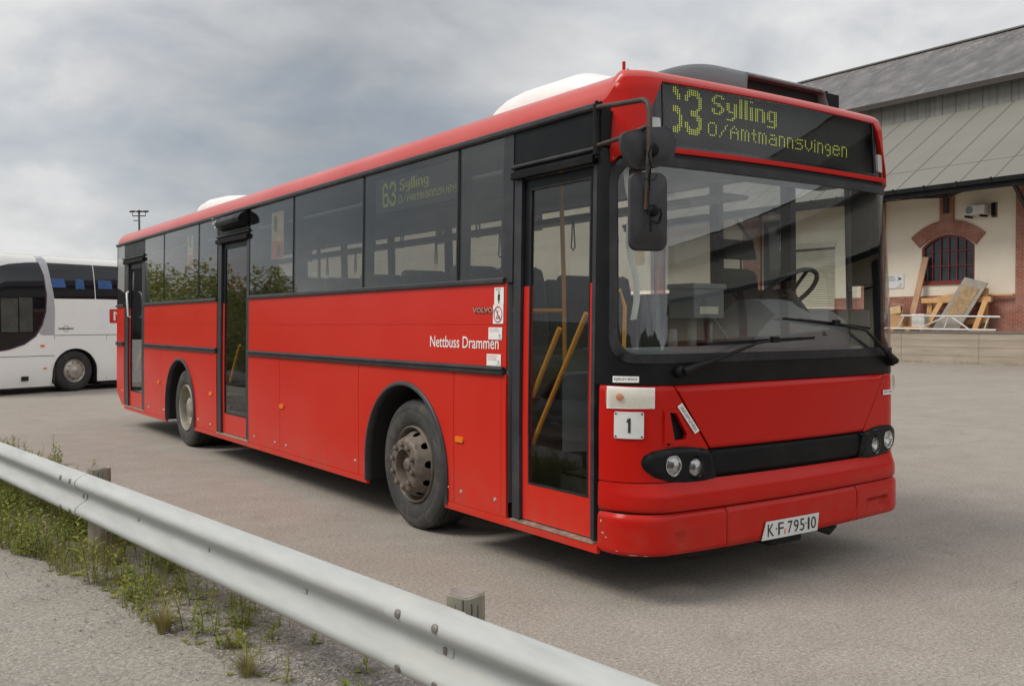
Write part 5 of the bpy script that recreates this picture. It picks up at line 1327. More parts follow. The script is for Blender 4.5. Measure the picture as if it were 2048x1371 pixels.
grey = [(-.85, 3.16), (-.76, 2.75), (-.69, 2.3), (-.715, 1.9), (-.80, 1.6), (-.92, 1.42), (-.80, 1.34), (-.50, 1.34), (-.48, 1.9), (-.50, 2.2), (-.60, 3.0), (-.66, 3.16)]
patch('grey_band', seg_ccw(grey), [], SCo, M_CG, coach, step=.12, off=.004, thick=.006)
for wp in (wn1, wn2, [(2.23, 2.2), (3.9, 2.2), (3.9, 3.02), (2.23, 3.02)], [(3.93, 2.2), (5.6, 2.2), (5.6, 3.02), (3.93, 3.02)], [(5.63, 2.2), (8.8, 2.2), (8.8, 3.02), (5.63, 3.02)]):
    patch('side_window', wp, [], SCo, M_CGL, coach, step=.2, off=.005, thick=.008)
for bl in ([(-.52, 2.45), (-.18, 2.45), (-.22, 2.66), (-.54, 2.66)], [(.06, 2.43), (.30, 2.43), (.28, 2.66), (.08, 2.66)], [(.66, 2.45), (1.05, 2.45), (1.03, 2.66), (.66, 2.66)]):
    patch('blue_reflection_patch', bl, [], SCo, pmat('painted blue window reflection', (.02, .075, .22), .4, vary=.6, stretch=(1, 1, 8)), coach, step=.1, off=.0065, thick=.003)  # blue reflections in the coach glass, painted as flat patches
for (a, b, z) in ((-.50, 9.2, 1.335), (-2.8, -.50, .865)):
    m = MB(); m.grid([[SCo(a+(b-a)*i/24, z-.006, .004), SCo(a+(b-a)*i/24, z, .006), SCo(a+(b-a)*i/24, z+.006, .004)] for i in range(25)]); m.build('panel_seam', M_TRIM, coach)
m = MB(); [m.beam(SCo(u, a, .003), SCo(u, b, .003), .008, .004) for u, a, b in ((-.50, .22, 1.34), (.86, .25, 1.33), (1.9, .25, 1.33), (3.4, .25, 1.33))]; m.build('door_seam', pmat('grey seam', (.2, .2, .2), .6), coach)
m = MB(); m.grid([[SCo(p+dx, z+dz, .012) for dx, dz in ((0, 0), (.02*(1 if k > 10 else -1), .03))] for k, (p, z) in enumerate(carch)]); m.build('wheel_arch_trim', M_CW, coach)
m = MB(); rows = [[CM @ Vector((p, y, z)) for y in (.02, .55)] for p, z in carch]; m.grid(rows); b0 = len(m.v); m.v += [tuple(CM @ Vector((p, .55, z))) for p, z in carch]; m.face(range(b0, b0+len(carch))); m.build('wheel_well', M_VOID, coach)
# roof, far side, front, underside
m = MB(); rows = []
for u in [-2.78, -2.6, -2.2, -1.8, -1.4, -.6, 0, 2, 5, 9.2]:
    a = SCo(u, 3.19); b = SCo(u, 3.19, 0, 1); dz = -.30*max(0, (-1.9-u)/.9)**1.6; r = []
    for k in range(9): q = a.lerp(b, k/8); q.z += .05*math.sin(PI*k/8)+dz*math.sin(PI*k/8)*.3; r.append(q)
    rows.append(r)
m.grid(rows); m.build('coach_roof', M_CW, coach)
m = MB(); m.grid([[SCo(u, z, 0, 1) for z in (.2, 1, 1.9, 2.5, 2.98, 3.1, 3.2)] for u in (-2.8, -2.4, -1.9, -1.2, 0, 4, 9.2)]); m.build('body_side', M_CW, coach)
m = MB(); m.grid([[(SCo(-2.8, z).lerp(SCo(-2.8, z, 0, 1), k/8)+(CM.to_3x3() @ Vector((-.38*math.sin(PI*k/8)**.6*(1-.25*max(0, z-1.5)), 0, 0)))) for k in range(9)] for z in (.2, .6, 1.0, 1.3)]); m.build('coach_nose', M_CW, coach)
m = MB(); m.grid([[(SCo(-2.8, z).lerp(SCo(-2.8, z, 0, 1), k/8)+(CM.to_3x3() @ Vector((-.38*math.sin(PI*k/8)**.6*(1-.25*max(0, z-1.5)), 0, 0)))) for k in range(9)] for z in (1.3, 1.8, 2.4, 2.9, 3.2)]); m.build('coach_windscreen', M_CGL, coach)
m = MB(); b0 = 0; m.v = [tuple(SCo(9.2, .2)), tuple(SCo(9.2, .2, 0, 1)), tuple(SCo(9.2, 3.2, 0, 1)), tuple(SCo(9.2, 3.2))]; m.face(range(4)); m.build('coach_rear', M_CW, coach)
def cbox(m, x0, y0, z0, x1, y1, z1): k = len(m.v); m.box(x0, y0, z0, x1, y1, z1); m.v[k:] = [tuple(CM @ Vector(p)) for p in m.v[k:]]
m = MB(); cbox(m, -2.4, .3, .25, 8.8, 2.2, .9); cbox(m, .75, .10, .12, 5.5, 2.3, .35); m.build('underbody', M_VOID, coach)
m = MB(); cbox(m, -1.30, -.004, .31, -1.14, .03, .41); m.build('side_vent', M_VOID, coach)
m = MB(); k = len(m.v); m.lathe([(0, .05), (.012, .045), (.02, .02), (.02, 0)], (0, 0, 0), 'y', 12, flip=True); m.v = [tuple(CM @ Vector((a*1.2-.80, -b-.002, c*.6+1.1))) for a, b, c in m.v]; m.build('side_marker', M_AMBER, coach)
m = MB(); m.lathe([(0, .04), (.012, .035), (.02, .015), (.02, 0)], (0, 0, 0), 'y', 12, flip=True); m.v = [tuple(CM @ Vector((a*1.2-.74, -b-.002, c*.4+.58))) for a, b, c in m.v]; m.build('side_marker', M_AMBER, coach)
m = MB(); letters(m, '··RRA·BELLA', SCo, -.40, 1.465, .36, .045, .008, .02) if 0 else None
m = MB(); cbox(m, -.40, -.006, 1.475, -.02, .0, 1.505); m.build('maker_name_strip', pmat('dark grey strip', (.10, .10, .10), .5, vary=.6, vscale=60), coach)
m = MB()
def cring(m, u, z, r, o, n=20, ri=.82):
    b0 = len(m.v)
    for q in (1, ri):
        for k in range(n): m.v.append(tuple(SCo(u+r*q*math.cos(2*PI*k/n), z+r*q*math.sin(2*PI*k/n), o)))
    for k in range(n): m.face((b0+k, b0+(k+1) % n, b0+n+(k+1) % n, b0+n+k))
cring(m, -.21, 1.49, .075, .004); m.build('emblem_ring', pmat('grey emblem', (.30, .30, .30), .5), coach)
rs = patch('red_sign', rrect(.945, 1.62, 1.5, 1.96, .03, 3), [], SCo, pmat('red logo panel', (.52, .02, .02), .4), coach, step=.1, off=.006, thick=.004)
patch('white_panel', rectp(0, 0, 0, 0) if 0 else [(.62, 1.50), (.90, 1.50), (.90, 2.02), (.66, 2.02)], [], SCo, pmat('bluish white foil', (.76, .76, .79), .35, vary=.03), coach, step=.1, off=.004, thick=.004)
m = MB(); pts = [(1.05, 1.68), (1.10, 1.68), (1.10, 1.87), (1.26, 1.68), (1.32, 1.68), (1.32, 1.90), (1.27, 1.90), (1.27, 1.74), (1.11, 1.90), (1.05, 1.90)]; m.v = [tuple(SCo(a, b, .011)) for a, b in pts]; m.face(range(len(pts))); m.build('logo_letter', M_LETTER, rs)
cw = bpy.data.objects.new('wheel', None); COL.objects.link(cw); cw.location = CM @ Vector((.02, .1, .49)); cw.rotation_euler = (0, 0, CR); cw.empty_display_size = .1; attach(cw, coach)
def cwheel(u):
    def T(m): m.v = [tuple(CM @ Vector((b*1.0+u, a+.03, c+.49))) for a, b, c in m.v]; return m
    w = thing('wheel', '', '', CM @ Vector((u, .1, .49)), CR); del w['label']; del w['category']; attach(w, coach)
    m = MB(); m.lathe([(.03, .27), (.0, .32), (.0, .42), (.02, .465), (.06, .49), (.27, .49), (.28, .3), (.28, 0)], (0, 0, 0), 'x', 40); T(m).build('tyre', M_TREAD, w, sharp=50, recalc=True)
    m = MB(); m.lathe([(.03, .275), (.01, .27), (.02, .255), (.05, .23), (.04, .20), (-.02, .16), (-.03, .08), (-.05, .05), (-.055, 0)], (0, 0, 0), 'x', 36); rm = T(m).build('rim', pmat('dull alloy rim', (.42, .38, .33), .4, .5, vary=.15, dirt=(.2, .16, .12), dirt_amt=.4), w, sharp=40, recalc=True)
    m = MB()
    for k in range(10): m.lathe([(-.030, .0), (-.030, .018)], (-.0, .205*math.cos(k*PI/5), .205*math.sin(k*PI/5)), 'x', 8); m.v[-8:] = m.v[-8:]
    m.v = [(a+.045*0-.0, b, c) for a, b, c in m.v]; T(m)
    for k in range(10): pass
    m.build('wheel_hole', M_VOID, rm)
bpy.data.objects.remove(cw)
cwheel(.02); cwheel(6.3)
m = MB(); m.tube([CM @ Vector((-1.74, .5, 3.15)), CM @ Vector((-1.72, .5, 3.45)), CM @ Vector((-1.66, .5, 3.68))], [.02, .012, .006], 6); m.build('roof_antenna', M_BLACKMATT, coach)
# inside of the cockpit window, what shows through: pale blinds by the door
for (u0, u1, z0, z1, c) in ((-1.76, -1.37, 1.42, 2.18, 0), (-1.34, -1.03, 1.42, 2.20, 0)):
    bl = patch('door_pane', [(u0, z0), (u1, z0), (u1, z1), (u0, z1)], [], SCo, pmat('grey dim pane', (.055, .058, .053), .15, vary=.35, vscale=3), coach, step=.1, off=.0075, thick=.003)
    patch('pane_frame', [(u0-.02, z0-.02), (u1+.02, z0-.02), (u1+.02, z1+.02), (u0-.02, z1+.02)], [[(u0, z0), (u1, z0), (u1, z1), (u0, z1)]], SCo, M_BLACKMATT, bl, step=.3, off=.009, thick=.004, grid=False)

# ---- floodlight mast far behind
mast = thing('floodlight_mast', 'distant floodlight mast with three lamp heads above the coach', 'light mast', (19.23, 90.1, 0))
ml = Vector((.819, -.574, 0))
m = MB(); m.tube([(19.23, 90.1, 0), (19.23, 90.1, 12.4)], [.16, .09], 8); m.build('mast_pole', pmat('mast grey', (.10, .10, .10), .6), mast)
m = MB(); c = Vector((19.23, 90.1, 11.85)); m.tube([c-ml*.62, c+ml*.62], .05, 6); m.tube([c-ml*.55+Vector((0, 0, -.45)), c+ml*.1+Vector((0, 0, -.45))], .04, 6); m.build('cross_arm', M_BLACKMATT, mast)
for s in (-.62, .02, .62):
    m = MB(); q = c+ml*s+Vector((0, 0, .42)); m.obox(q, ml*.24, (.1, .15, .05), (0, 0, .06)); m.tube([c+ml*s, q], .03, 5); m.build('lamp_head', M_BLACKMATT, mast)

# ---- warehouse
def brick(name):
    m = bpy.data.materials.new(name); m.use_nodes = True; t = NT(m); b = t.N['Principled BSDF']
    tc = t.coord(); sp = t.n('ShaderNodeSeparateXYZ'); t.L.new(tc, sp.inputs[0]); cb = t.n('ShaderNodeCombineXYZ')
    ad = t.n('ShaderNodeMath', operation='ADD'); t.L.new(sp.outputs[0], ad.inputs[0]); t.L.new(sp.outputs[1], ad.inputs[1]); t.L.new(ad.outputs[0], cb.inputs[0]); t.L.new(sp.outputs[2], cb.inputs[1])
    br = t.n('ShaderNodeTexBrick'); t.L.new(cb.outputs[0], br.inputs['Vector']); br.inputs['Scale'].default_value = 1; br.inputs['Brick Width'].default_value = .235; br.inputs['Row Height'].default_value = .077; br.inputs['Mortar Size'].default_value = .008
    br.inputs['Color1'].default_value = (.30, .085, .05, 1); br.inputs['Color2'].default_value = (.20, .055, .035, 1); br.inputs['Mortar'].default_value = (.30, .22, .17, 1); br.offset = .5
    c = t.mix(t.rng(t.noise(tc, 1.6, 6, .65), .45, .7, 0, .45), br.outputs['Color'], (.40, .26, .20))
    t.L.new(c, b.inputs['Base Color']); b.inputs['Roughness'].default_value = .9; t.bump(br.outputs['Fac'], -.4, .01, b); return m
M_BRICK = brick('red brick')
def plaster():
    m = bpy.data.materials.new('cream render'); m.use_nodes = True; t = NT(m); b = t.N['Principled BSDF']; v = t.coord()
    c = t.mix(t.rng(t.noise(v, .5, 6, .6), .35, .7, 0, 1), (.70, .625, .51), (.62, .55, .45))
    c = t.mix(t.rng(t.noise(t.coord((4, 4, .35)), 1.0, 6, .7), .60, .78, 0, .5), c, (.50, .36, .22))
    t.L.new(c, b.inputs['Base Color']); b.inputs['Roughness'].default_value = .92; t.bump(t.noise(v, 14, 5, .6), .2, .02, b); return m
M_PLAS = plaster()
def roofsheet():
    m = bpy.data.materials.new('grey green roof sheet'); m.use_nodes = True; t = NT(m); b = t.N['Principled BSDF']; v = t.coord()
    c = t.mix(t.rng(t.noise(v, .35, 6, .6), .3, .7, 0, 1), (.165, .158, .135), (.192, .184, .158))
    c = t.mix(t.rng(t.noise(t.coord((1.5, .3, 1)), .7, 6, .7), .52, .72, 0, .5), c, (.18, .18, .165))
    t.L.new(c, b.inputs['Base Color']); b.inputs['Roughness'].default_value = .8; return m
M_RSHEET = roofsheet()
def slate():
    m = bpy.data.materials.new('weathered slate'); m.use_nodes = True; t = NT(m); b = t.N['Principled BSDF']; v = t.coord()
    c = t.ramp(t.noise(t.coord((.9, 1.2, .9), (0, 0, .5)), .9, 7, .68, .3), [(.3, (.070, .066, .068)), (.5, (.115, .108, .108)), (.72, (.20, .187, .18))])
    c = t.mix(t.rng(t.noise(t.coord((1.0, 2.6, 1.0)), 1.1, 8, .75), .58, .75, 0, .6), c, (.26, .24, .22))
    # pale weathering just under the ridge
    g = t.n('ShaderNodeSeparateXYZ'); t.L.new(v, g.inputs[0]); top = t.rng(g.outputs[2], 14.3, 15.5, 0, 1, True)
    st = t.rng(t.noise(t.coord((1.2, 5, .6), (0, 0, .25)), 1.5, 6, .8), .56, .66, 0, .85); k = t.n('ShaderNodeMath', operation='MULTIPLY'); t.L.new(top, k.inputs[0]); t.L.new(st, k.inputs[1])
    c = t.mix(k.outputs[0], c, (.52, .46, .38))
    t.L.new(c, b.inputs['Base Color']); b.inputs['Roughness'].default_value = .6
    t.bump(t.noise(t.coord((1, 2, 1)), 5, 6, .7), .4, .05, b); return m
M_SLATE = slate()
M_CLAD = pmat('grey vertical boarding', (.20, .195, .18), .85, vary=.22, vscale=1.2, stretch=(1, 4, .3), dirt=(.14, .13, .12), dirt_amt=.5)
M_DKWOOD = pmat('dark stained timber', (.045, .035, .03), .8, vary=.3)
M_FRAME = pmat('oxide red window paint', (.17, .022, .016), .55, vary=.15, dirt=(.10, .03, .02), dirt_amt=.4)
M_CONC = pmat('board marked concrete', (.36, .30, .235), .9, vary=.16, vscale=1.2, stretch=(1, .5, 5), bump=.15, bscale=12, dirt=(.24, .19, .14), dirt_amt=.6)
M_PANE = pmat('dark old window glass', (.022, .028, .036), .12, vary=.8, vscale=1.7)
WXL, YB0, YB1 = 32.7, -62.0, 33.4
wh = thing('goods_warehouse', 'long cream and brick goods warehouse with slate roof behind the bus', 'warehouse', (36, 17, 0))
BAY0, BAY = 13.6, 6.65
k0 = int(math.floor((YB0-BAY0)/BAY)); k1 = int(math.ceil((YB1-BAY0)/BAY))
def SW(u, v, o=0.0): return Vector((WXL-o, -u, v))          # u = -y so that the outside faces -x
def warch(yc, w, z0, zs, zt, n=14):
    """arched opening in (u,z)"""
    pts = [(-yc-w/2, z0), (-yc+w/2, z0), (-yc+w/2, zs)]
    h = zt-zs; r = (w*w/4+h*h)/(2*h); a0 = math.asin(w/2/r)
    for i in range(1, n): a = a0-2*a0*i/n; pts.append((-yc+r*math.sin(a), zt-r+r*math.cos(a)))
    pts.append((-yc-w/2, zs)); return pts
holes = []; bays = []
for k in range(k0, k1):
    yc = BAY0+BAY*(k+.5); kind = 'shutter' if k % 3 == 1 else 'window'
    if k0 < k < k1 and -6 < k < 14 and BAY0+BAY*(k+1) < YB1+.1:
        bays.append((k, yc, kind))
        if kind == 'window': holes.append(warch(yc, 2.24, 3.17, 4.62, 5.12))
        else: holes.append([(-yc-.2-1.55, 2.66), (-yc-.2+1.55, 2.66), (-yc-.2+1.55, 5.0), (-yc-.2-1.55, 5.0)])
patch('rendered_wall', [(-YB1, 2.66), (-YB0, 2.66), (-YB0, 7.9), (-YB1, 7.9)], holes, SW, M_PLAS, wh, step=6, thick=.25, grid=False)
m = MB()
segs_ = []; y = YB0
for (k, yc, kind) in bays:
    if kind == 'shutter': segs_.append((y, yc+.2-1.55)); y = yc+.2+1.55
segs_.append((y, YB1))
for a, b in segs_: m.box(WXL-.04, a, 1.2, WXL+.2, b, 2.66)
m.build('brick_plinth', M_BRICK, wh)
m = MB(); m.box(WXL+.25, YB0, 1.2, 60, YB1, 7.6); m.build('inner_volume', pmat('dark interior', (.02, .02, .02), .9), wh)
for k in range(k0, k1+1):
    y = BAY0+BAY*k
    if -40 < y < YB1+.3:
        m = MB(); m.box(WXL-.14, y-.55, 1.2, WXL+.05, y+.55, 7.6); pl_ = m.build('brick_pilaster', M_BRICK, wh)
        m = MB(); m.beam((WXL-.1, y, 6.72), (30.95, y, 6.72), .14, .2); m.beam((WXL-.15, y, 5.5), (31.35, y, 6.62), .12, .14); m.build('canopy_bracket', M_DKWOOD, wh)
first = None
for (k, yc, kind) in bays:
    if kind == 'window':
        # brick surround arch, keystone pier with timber end
        if first is None:
            w = thing('window', '', '', (WXL, yc, 3.17)); del w['label']; del w['category']; attach(w, wh)
            m = MB(); out = warch(yc, 2.24, 3.17, 4.62, 5.12)
            n = 18; rows = []
            for i in range(n+1):
                t = -1+2*i/n; u = t*1.19; zi = 5.14-.50*(t*t); L_ = .55+.02*abs(t); a = t*.72
                p = Vector((WXL-.07, yc+u, zi)); q = Vector((WXL-.07, yc+u+math.sin(a)*L_, zi+math.cos(a)*L_)); rows.append([p+Vector((.1, 0, 0)), p, q, q+Vector((.1, 0, 0))])
            m.grid(rows, smooth=False); b0 = len(m.v); m.v += [tuple(p) for p in rows[0]]+[tuple(p) for p in rows[-1]]; m.face(range(b0, b0+4)); m.face(range(b0+4, b0+8)); m.build('brick_arch', M_BRICK, w)
            m = MB(); m.box(WXL-.10, yc-.28, 5.55, WXL+.05, yc+.30, 7.5); m.build('brick_pier', M_BRICK, w)
            m = MB(); m.box(WXL-.20, yc-.10, 5.95, WXL-.05, yc+.10, 6.75); m.beam((WXL-.1, yc, 6.72), (30.95, yc, 6.72), .14, .2); m.beam((WXL-.15, yc+.05, 6.62), (31.3, yc+1.5, 6.62), .08, .10); m.beam((WXL-.15, yc-.05, 6.62), (31.3, yc-1.5, 6.62), .08, .10); m.build('timber_bracket', M_DKWOOD, w)
            patch('window_pane', out, [], lambda u, v, o=0.0: SW(u, v, o-.14), M_PANE, w, step=1, thick=.02, grid=False)
            f = patch('window_frame', out, [warch(yc, 2.06, 3.27, 4.6, 5.03)], lambda u, v, o=0.0: SW(u, v, o-.05), M_FRAME, w, step=1, thick=.10, grid=False)
            m = MB()
            for i in range(1, 6): m.box(WXL+.08, yc-1.03+2.06*i/6-.018, 3.27, WXL+.13, yc-1.03+2.06*i/6+.018, 5.0-.30*abs((i-3)/3)**2)
            for z in (3.86, 4.45): m.box(WXL+.07, yc-1.03, z-.016, WXL+.125, yc+1.03, z+.016)
            m.build('glazing_bars', M_FRAME, f)
            m = MB(); m.box(WXL-.06, yc-1.2, 3.10, WXL+.1, yc+1.2, 3.17); m.build('window_sill', M_FRAME, w)
            first = (w, yc)
        else:
            q = copy_tree(first[0], wh); q.location = first[0].location+Vector((0, yc-first[1], 0))
    else:
        yy = yc+.2
        m = MB()
        for i in range(34): z = 1.24+i*.107; m.prism([(WXL+.16, z), (WXL+.19, z), (WXL+.19, z+.105), (WXL+.16, z+.105), (WXL+.135, z+.07), (WXL+.13, z+.03)], 'y', yy-1.5, yy+1.5); 
        # prism about y takes (x,z) pairs
        m.build('roller_shutter', pmat('cream shutter slats', (.50, .46, .36), .55, vary=.08, dirt=(.35, .3, .2), dirt_amt=.4), wh)
        m = MB(); m.box(WXL-.06, yy+1.5, 1.24, WXL+.2, yy+2.45, 6.4); m.build('black_post', pmat('black steel post', (.02, .02, .022), .5), wh)
        m = MB(); m.box(WXL-.05, yy-1.6, 4.98, WXL+.2, yy+1.5, 5.2); m.build('shutter_box', pmat('cream shutter slats', (.5, .46, .36)), wh)
# lamp seen hanging in the nearest window
# canopy roof, gutter, clerestory, upper roof
sl = (10.98-6.86)/(37.2-30.7)
m = MB(); m.prism([(30.7, 6.86), (37.25, 6.86+sl*6.55), (37.25, 6.86+sl*6.55-.16), (30.7, 6.70)], 'y', YB0-.6, YB1+.6); lr = m.build('canopy_roof', M_RSHEET, wh, recalc=True)
m = MB()
y = YB0
while y < YB1:
    m.beam((30.72, y, 6.872), (37.2, y, 6.872+sl*6.48), .035, .03); y += 1.31
m.build('roof_seams', pmat('dark roof seam line', (.115, .112, .098), .8), lr)  # seams and lap in a darker tone than the sheet
m = MB(); m.beam((32.1, YB0, 6.863+sl*1.4), (32.1, YB1, 6.863+sl*1.4), .02, .012); m.build('roof_lap', pmat('dark roof seam line', (.115, .112, .098), .8), lr)
m = MB(); m.box(30.50, YB0-.6, 6.66, 30.695, YB1+.6, 6.83); m.box(30.60, YB0-.6, 6.46, 30.70, YB1+.6, 6.66)
y = YB0
while y < YB1: m.box(30.475, y, 6.64, 30.50, y+.07, 6.86); y += 1.31
m.build('gutter', M_BLACKMATT, wh)
m = MB(); m.box(37.2, YB0, 10.4, 37.35, YB1, 12.2); y = YB0
while y < YB1: m.box(37.17, y, 10.95, 37.2, y+.05, 12.02); y += .62
m.build('clerestory_wall', M_CLAD, wh)
m = MB(); m.prism([(36.72, 12.02), (43.2, 15.85), (49.7, 12.02), (49.7, 11.86), (43.2, 15.67), (36.72, 11.84)], 'y', YB0-.8, YB1+.8); m.build('slate_roof', M_SLATE, wh, recalc=True)
m = MB(); m.box(36.66, YB0-.8, 11.76, 36.72, YB1+.8, 12.0); m.build('eaves_board', M_DKWOOD, wh)
m = MB(); m.beam((43.2, YB0-.8, 15.87), (43.2, YB1+.8, 15.87), .35, .08); m.build('ridge_cap', pmat('ridge grey', (.14, .135, .13), .7), wh)
m = MB()
for ye in (YB0, YB1-.2): m.prism([(32.7, 1.2), (53.7, 1.2), (53.7, 7.9), (49.2, 10.9), (49.2, 12.2), (43.2, 15.7), (37.2, 12.2), (37.2, 10.7), (32.7, 7.9)], 'y', ye, ye+.2)
m.build('gable_wall', M_BRICK, wh, recalc=True)
m = MB(); m.prism([(55.7, 6.86), (49.15, 10.98), (49.15, 10.82), (55.7, 6.70)], 'y', YB0-.6, YB1+.6); m.build('rear_roof', M_RSHEET, wh, recalc=True)
dock = thing('loading_dock', 'board-marked concrete loading platform along the warehouse wall', 'loading dock', (32, 17, 0))
m = MB(); m.box(31.23, YB0, -.02, 32.75, YB1, 1.18); m.build('platform', M_CONC, dock)
m = MB(); m.box(31.19, YB0, 1.18, 32.72, YB1, 1.24); m.build('edge_slab', pmat('grey brown slab edge', (.17, .15, .13), .8, vary=.2), dock)
m = MB(); y = YB0
while y < YB1: m.box(31.222, y, .0, 31.24, y+.02, 1.17); y += 3.2
for z in (.3, .62, .9): m.box(31.224, YB0, z, 31.24, YB1, z+.008)
m.build('board_joints', pmat('joint line brown', (.24, .20, .155), .9), dock)  # joints drawn as thin strips of darker brown
m = MB(); rnd = random.Random(3)
for _ in range(900):
    y = rnd.uniform(8, 21); blade(m, Vector((31.15+rnd.uniform(-.1, .05), y, 0)), rnd.uniform(.03, .14)*(1 if math.sin(y*3) > -.3 else .4), .05, .006, rnd)
tag(m.build('dock_grass', M_DRY), 'thin dry weeds along the foot of the loading platform', 'grass', kind='stuff')
m = MB(); pts = [(31.55, 8+i*.9, 6.58-.03*math.sin(i*.7)) for i in range(20)]; m.tube(pts, .018, 6); tag(m.build('overhead_cable', M_BLACKMATT), 'thin dark cable strung under the canopy edge of the warehouse', 'cable')
# things on and at the platform
ac = thing('air_conditioner', 'small white air conditioner with round fan on the cream wall, right of the arched window', 'air conditioner', (WXL-.3, 15.55, 5.85))
m = MB(); m.obox((WXL-.28, 15.62, 5.93), (.17, 0, 0), (0, .42, 0), (0, 0, .19)); m.build('casing', pmat('dirty white casing', (.52, .50, .45), .5, vary=.08), ac, bevel=.02)
m = MB(); m.lathe([(-.0, .15), (-.012, .145), (-.014, 0)], (WXL-.45, 15.80, 5.94), 'x', 24); m.build('fan_grille', pmat('grey grille', (.18, .18, .18), .6, vary=.4, vscale=60), ac)
m = MB(); m.box(WXL-.18, 15.0, 5.68, WXL, 15.08, 6.16); m.box(WXL-.5, 15.3, 5.66, WXL, 15.36, 5.73); m.box(WXL-.5, 15.9, 5.66, WXL, 15.96, 5.73); m.build('wall_bracket', M_BLACKMATT, ac)
m = MB(); m.box(WXL-.02, 14.92, 5.62, WXL-.003, 15.14, 6.2); tag(m.build('wall_patch', pmat('bare brown wall patch', (.16, .11, .07), .9, vary=.4)), 'bare brown patch in the render beside the air conditioner', 'wall patch')
sg = thing('direction_sign', 'white direction sign with a black arrow on the cream wall', 'sign', (WXL, 19.3, 3.3))
m = MB(); m.box(WXL-.03, 18.83, 3.02, WXL, 20.0, 3.62); m.build('sign_board', pmat('white sign', (.62, .61, .60), .5, vary=.04), sg)
def sgn(pts, m): b0 = len(m.v); m.v += [(WXL-.034, y, z) for y, z in pts]; m.face(range(b0, b0+len(pts)))
m = MB(); sgn([(19.13, 3.50), (18.90, 3.41), (19.13, 3.32), (19.05, 3.41)], m); m.build('arrow', M_INK, sg)
m = MB()
for z in (3.50, 3.42, 3.34): sgn([(19.9, z), (19.22+.06*(z == 3.50), z), (19.22+.06*(z == 3.50), z+.02), (19.9, z+.02)], m)
sgn([(19.15, 3.07), (18.98, 3.07), (18.98, 3.085), (19.15, 3.085)], m); m.build('sign_lines', M_INK, sg)
m = MB(); b0 = 0
for q in (1, .8):
    for k in range(14): m.v.append((WXL-.034, 18.97+.06*q*math.cos(k*PI/7), 3.17+.06*q*math.sin(k*PI/7)))
for k in range(14): m.face((k, (k+1) % 14, 14+(k+1) % 14, 14+k))
m.build('sign_emblem', M_INK, sg)
M_PINE = wood('fresh pine', (.50, .27, .11), (.62, .38, .17), (6, 6, 6), (.42, .24, .11)); M_PLANK = wood('sawn plank', (.36, .20, .12), (.46, .28, .17), (8, 8, 1), (.28, .17, .11))
m = MB(); m.beam((31.95, 18.12, 1.24), (32.66, 17.84, 4.25), .26, .06, (1, 0, .2)); tag(m.build('timber_plank', M_PLANK, origin=(31.95, 18.12, 1.24)), 'tall brown timber plank leaning against the wall left of the arched window', 'plank')
m = MB(); m.beam((32.45, 15.55, 2.62), (32.5, 14.18, 2.62), .10, .05); tag(m.build('timber_batten', M_PINE, origin=(32.45, 15, 2.6)), 'thin pine batten lying against the brick at the right', 'batten')
tr = thing('timber_trestle', 'fresh yellow pine trestle frame standing on the platform', 'trestle', (32.0, 16.3, 1.24))
m = MB(); m.beam((32.2, 17.70, 2.46), (32.2, 14.85, 2.46), .14, .20); m.build('top_beam', M_PINE, tr)
m = MB(); m.beam((32.45, 17.4, 2.50), (32.45, 15.6, 2.80), .10, .14); m.build('loose_top_board', M_PINE, tr)
for (a, b) in (((31.9, 17.40, 1.24), (32.15, 16.85, 2.38)), ((32.4, 17.55, 1.24), (32.3, 17.40, 2.38)), ((31.9, 15.35, 1.24), (32.15, 15.05, 2.38)), ((32.35, 15.2, 1.24), (32.3, 15.15, 2.9)), ((32.2, 15.8, 1.6), (32.2, 15.0, 1.65))):
    m = MB(); m.beam(a, b, .20, .12, (1, 0, 0)); m.build('leg', M_PINE, tr)
pa = thing('pallet', 'low yellow pine pallet boards at the left end of the trestle', 'pallet', (31.6, 18.0, 1.24))
m = MB(); m.box(31.5, 17.0, 1.34, 31.75, 18.9, 1.42); m.build('deck_board', M_PINE, pa)
for y in (17.15, 17.8, 18.5): m = MB(); m.box(31.5, y, 1.24, 31.8, y+.22, 1.34); m.build('block', M_PINE, pa)
m = MB(); m.box(31.9, 16.2, 1.24, 32.0, 16.9, 1.30); m.box(31.7, 14.5, 1.24, 31.9, 15.5, 1.33); tag(m.build('timber_offcut', M_PINE, origin=(31.8, 15, 1.24)), 'short pine offcuts lying flat under the trestle', 'offcut')
bd = thing('leaning_board', 'grey framed board with brown centre leaning on the trestle', 'board', (31.7, 16.3, 1.24))
def BDp(u, v): # u 0..1 left to right, v up
    a = Vector((31.62, 16.95, 1.26)).lerp(Vector((31.62, 15.85, 1.26)), u); b = Vector((32.15, 15.90, 3.34)).lerp(Vector((32.15, 14.98, 3.08)), u); return a.lerp(b, v)
m = MB(); q = [BDp(0, 0), BDp(1, 0), BDp(1, 1), BDp(0, 1)]; m.v = [tuple(p) for p in q]+[tuple(p+Vector((.06, 0, 0))) for p in q]
for f in ((0, 1, 2, 3), (7, 6, 5, 4), (0, 4, 5, 1), (1, 5, 6, 2), (2, 6, 7, 3), (3, 7, 4, 0)): m.face(f)
m.build('board_frame', pmat('weathered grey board', (.27, .24, .20), .85, vary=.2, vscale=4), bd)
m = MB(); q = [BDp(.17, .30), BDp(.83, .30), BDp(.83, .86), BDp(.17, .86)]; m.v = [tuple(p+Vector((-.008, 0, 0))) for p in q]+[tuple(p) for p in q]
for f in ((0, 1, 2, 3), (7, 6, 5, 4), (0, 4, 5, 1), (1, 5, 6, 2), (2, 6, 7, 3), (3, 7, 4, 0)): m.face(f)
m.build('board_panel', pmat('stained brown panel', (.30, .20, .105), .9, vary=.35, vscale=6), bd)
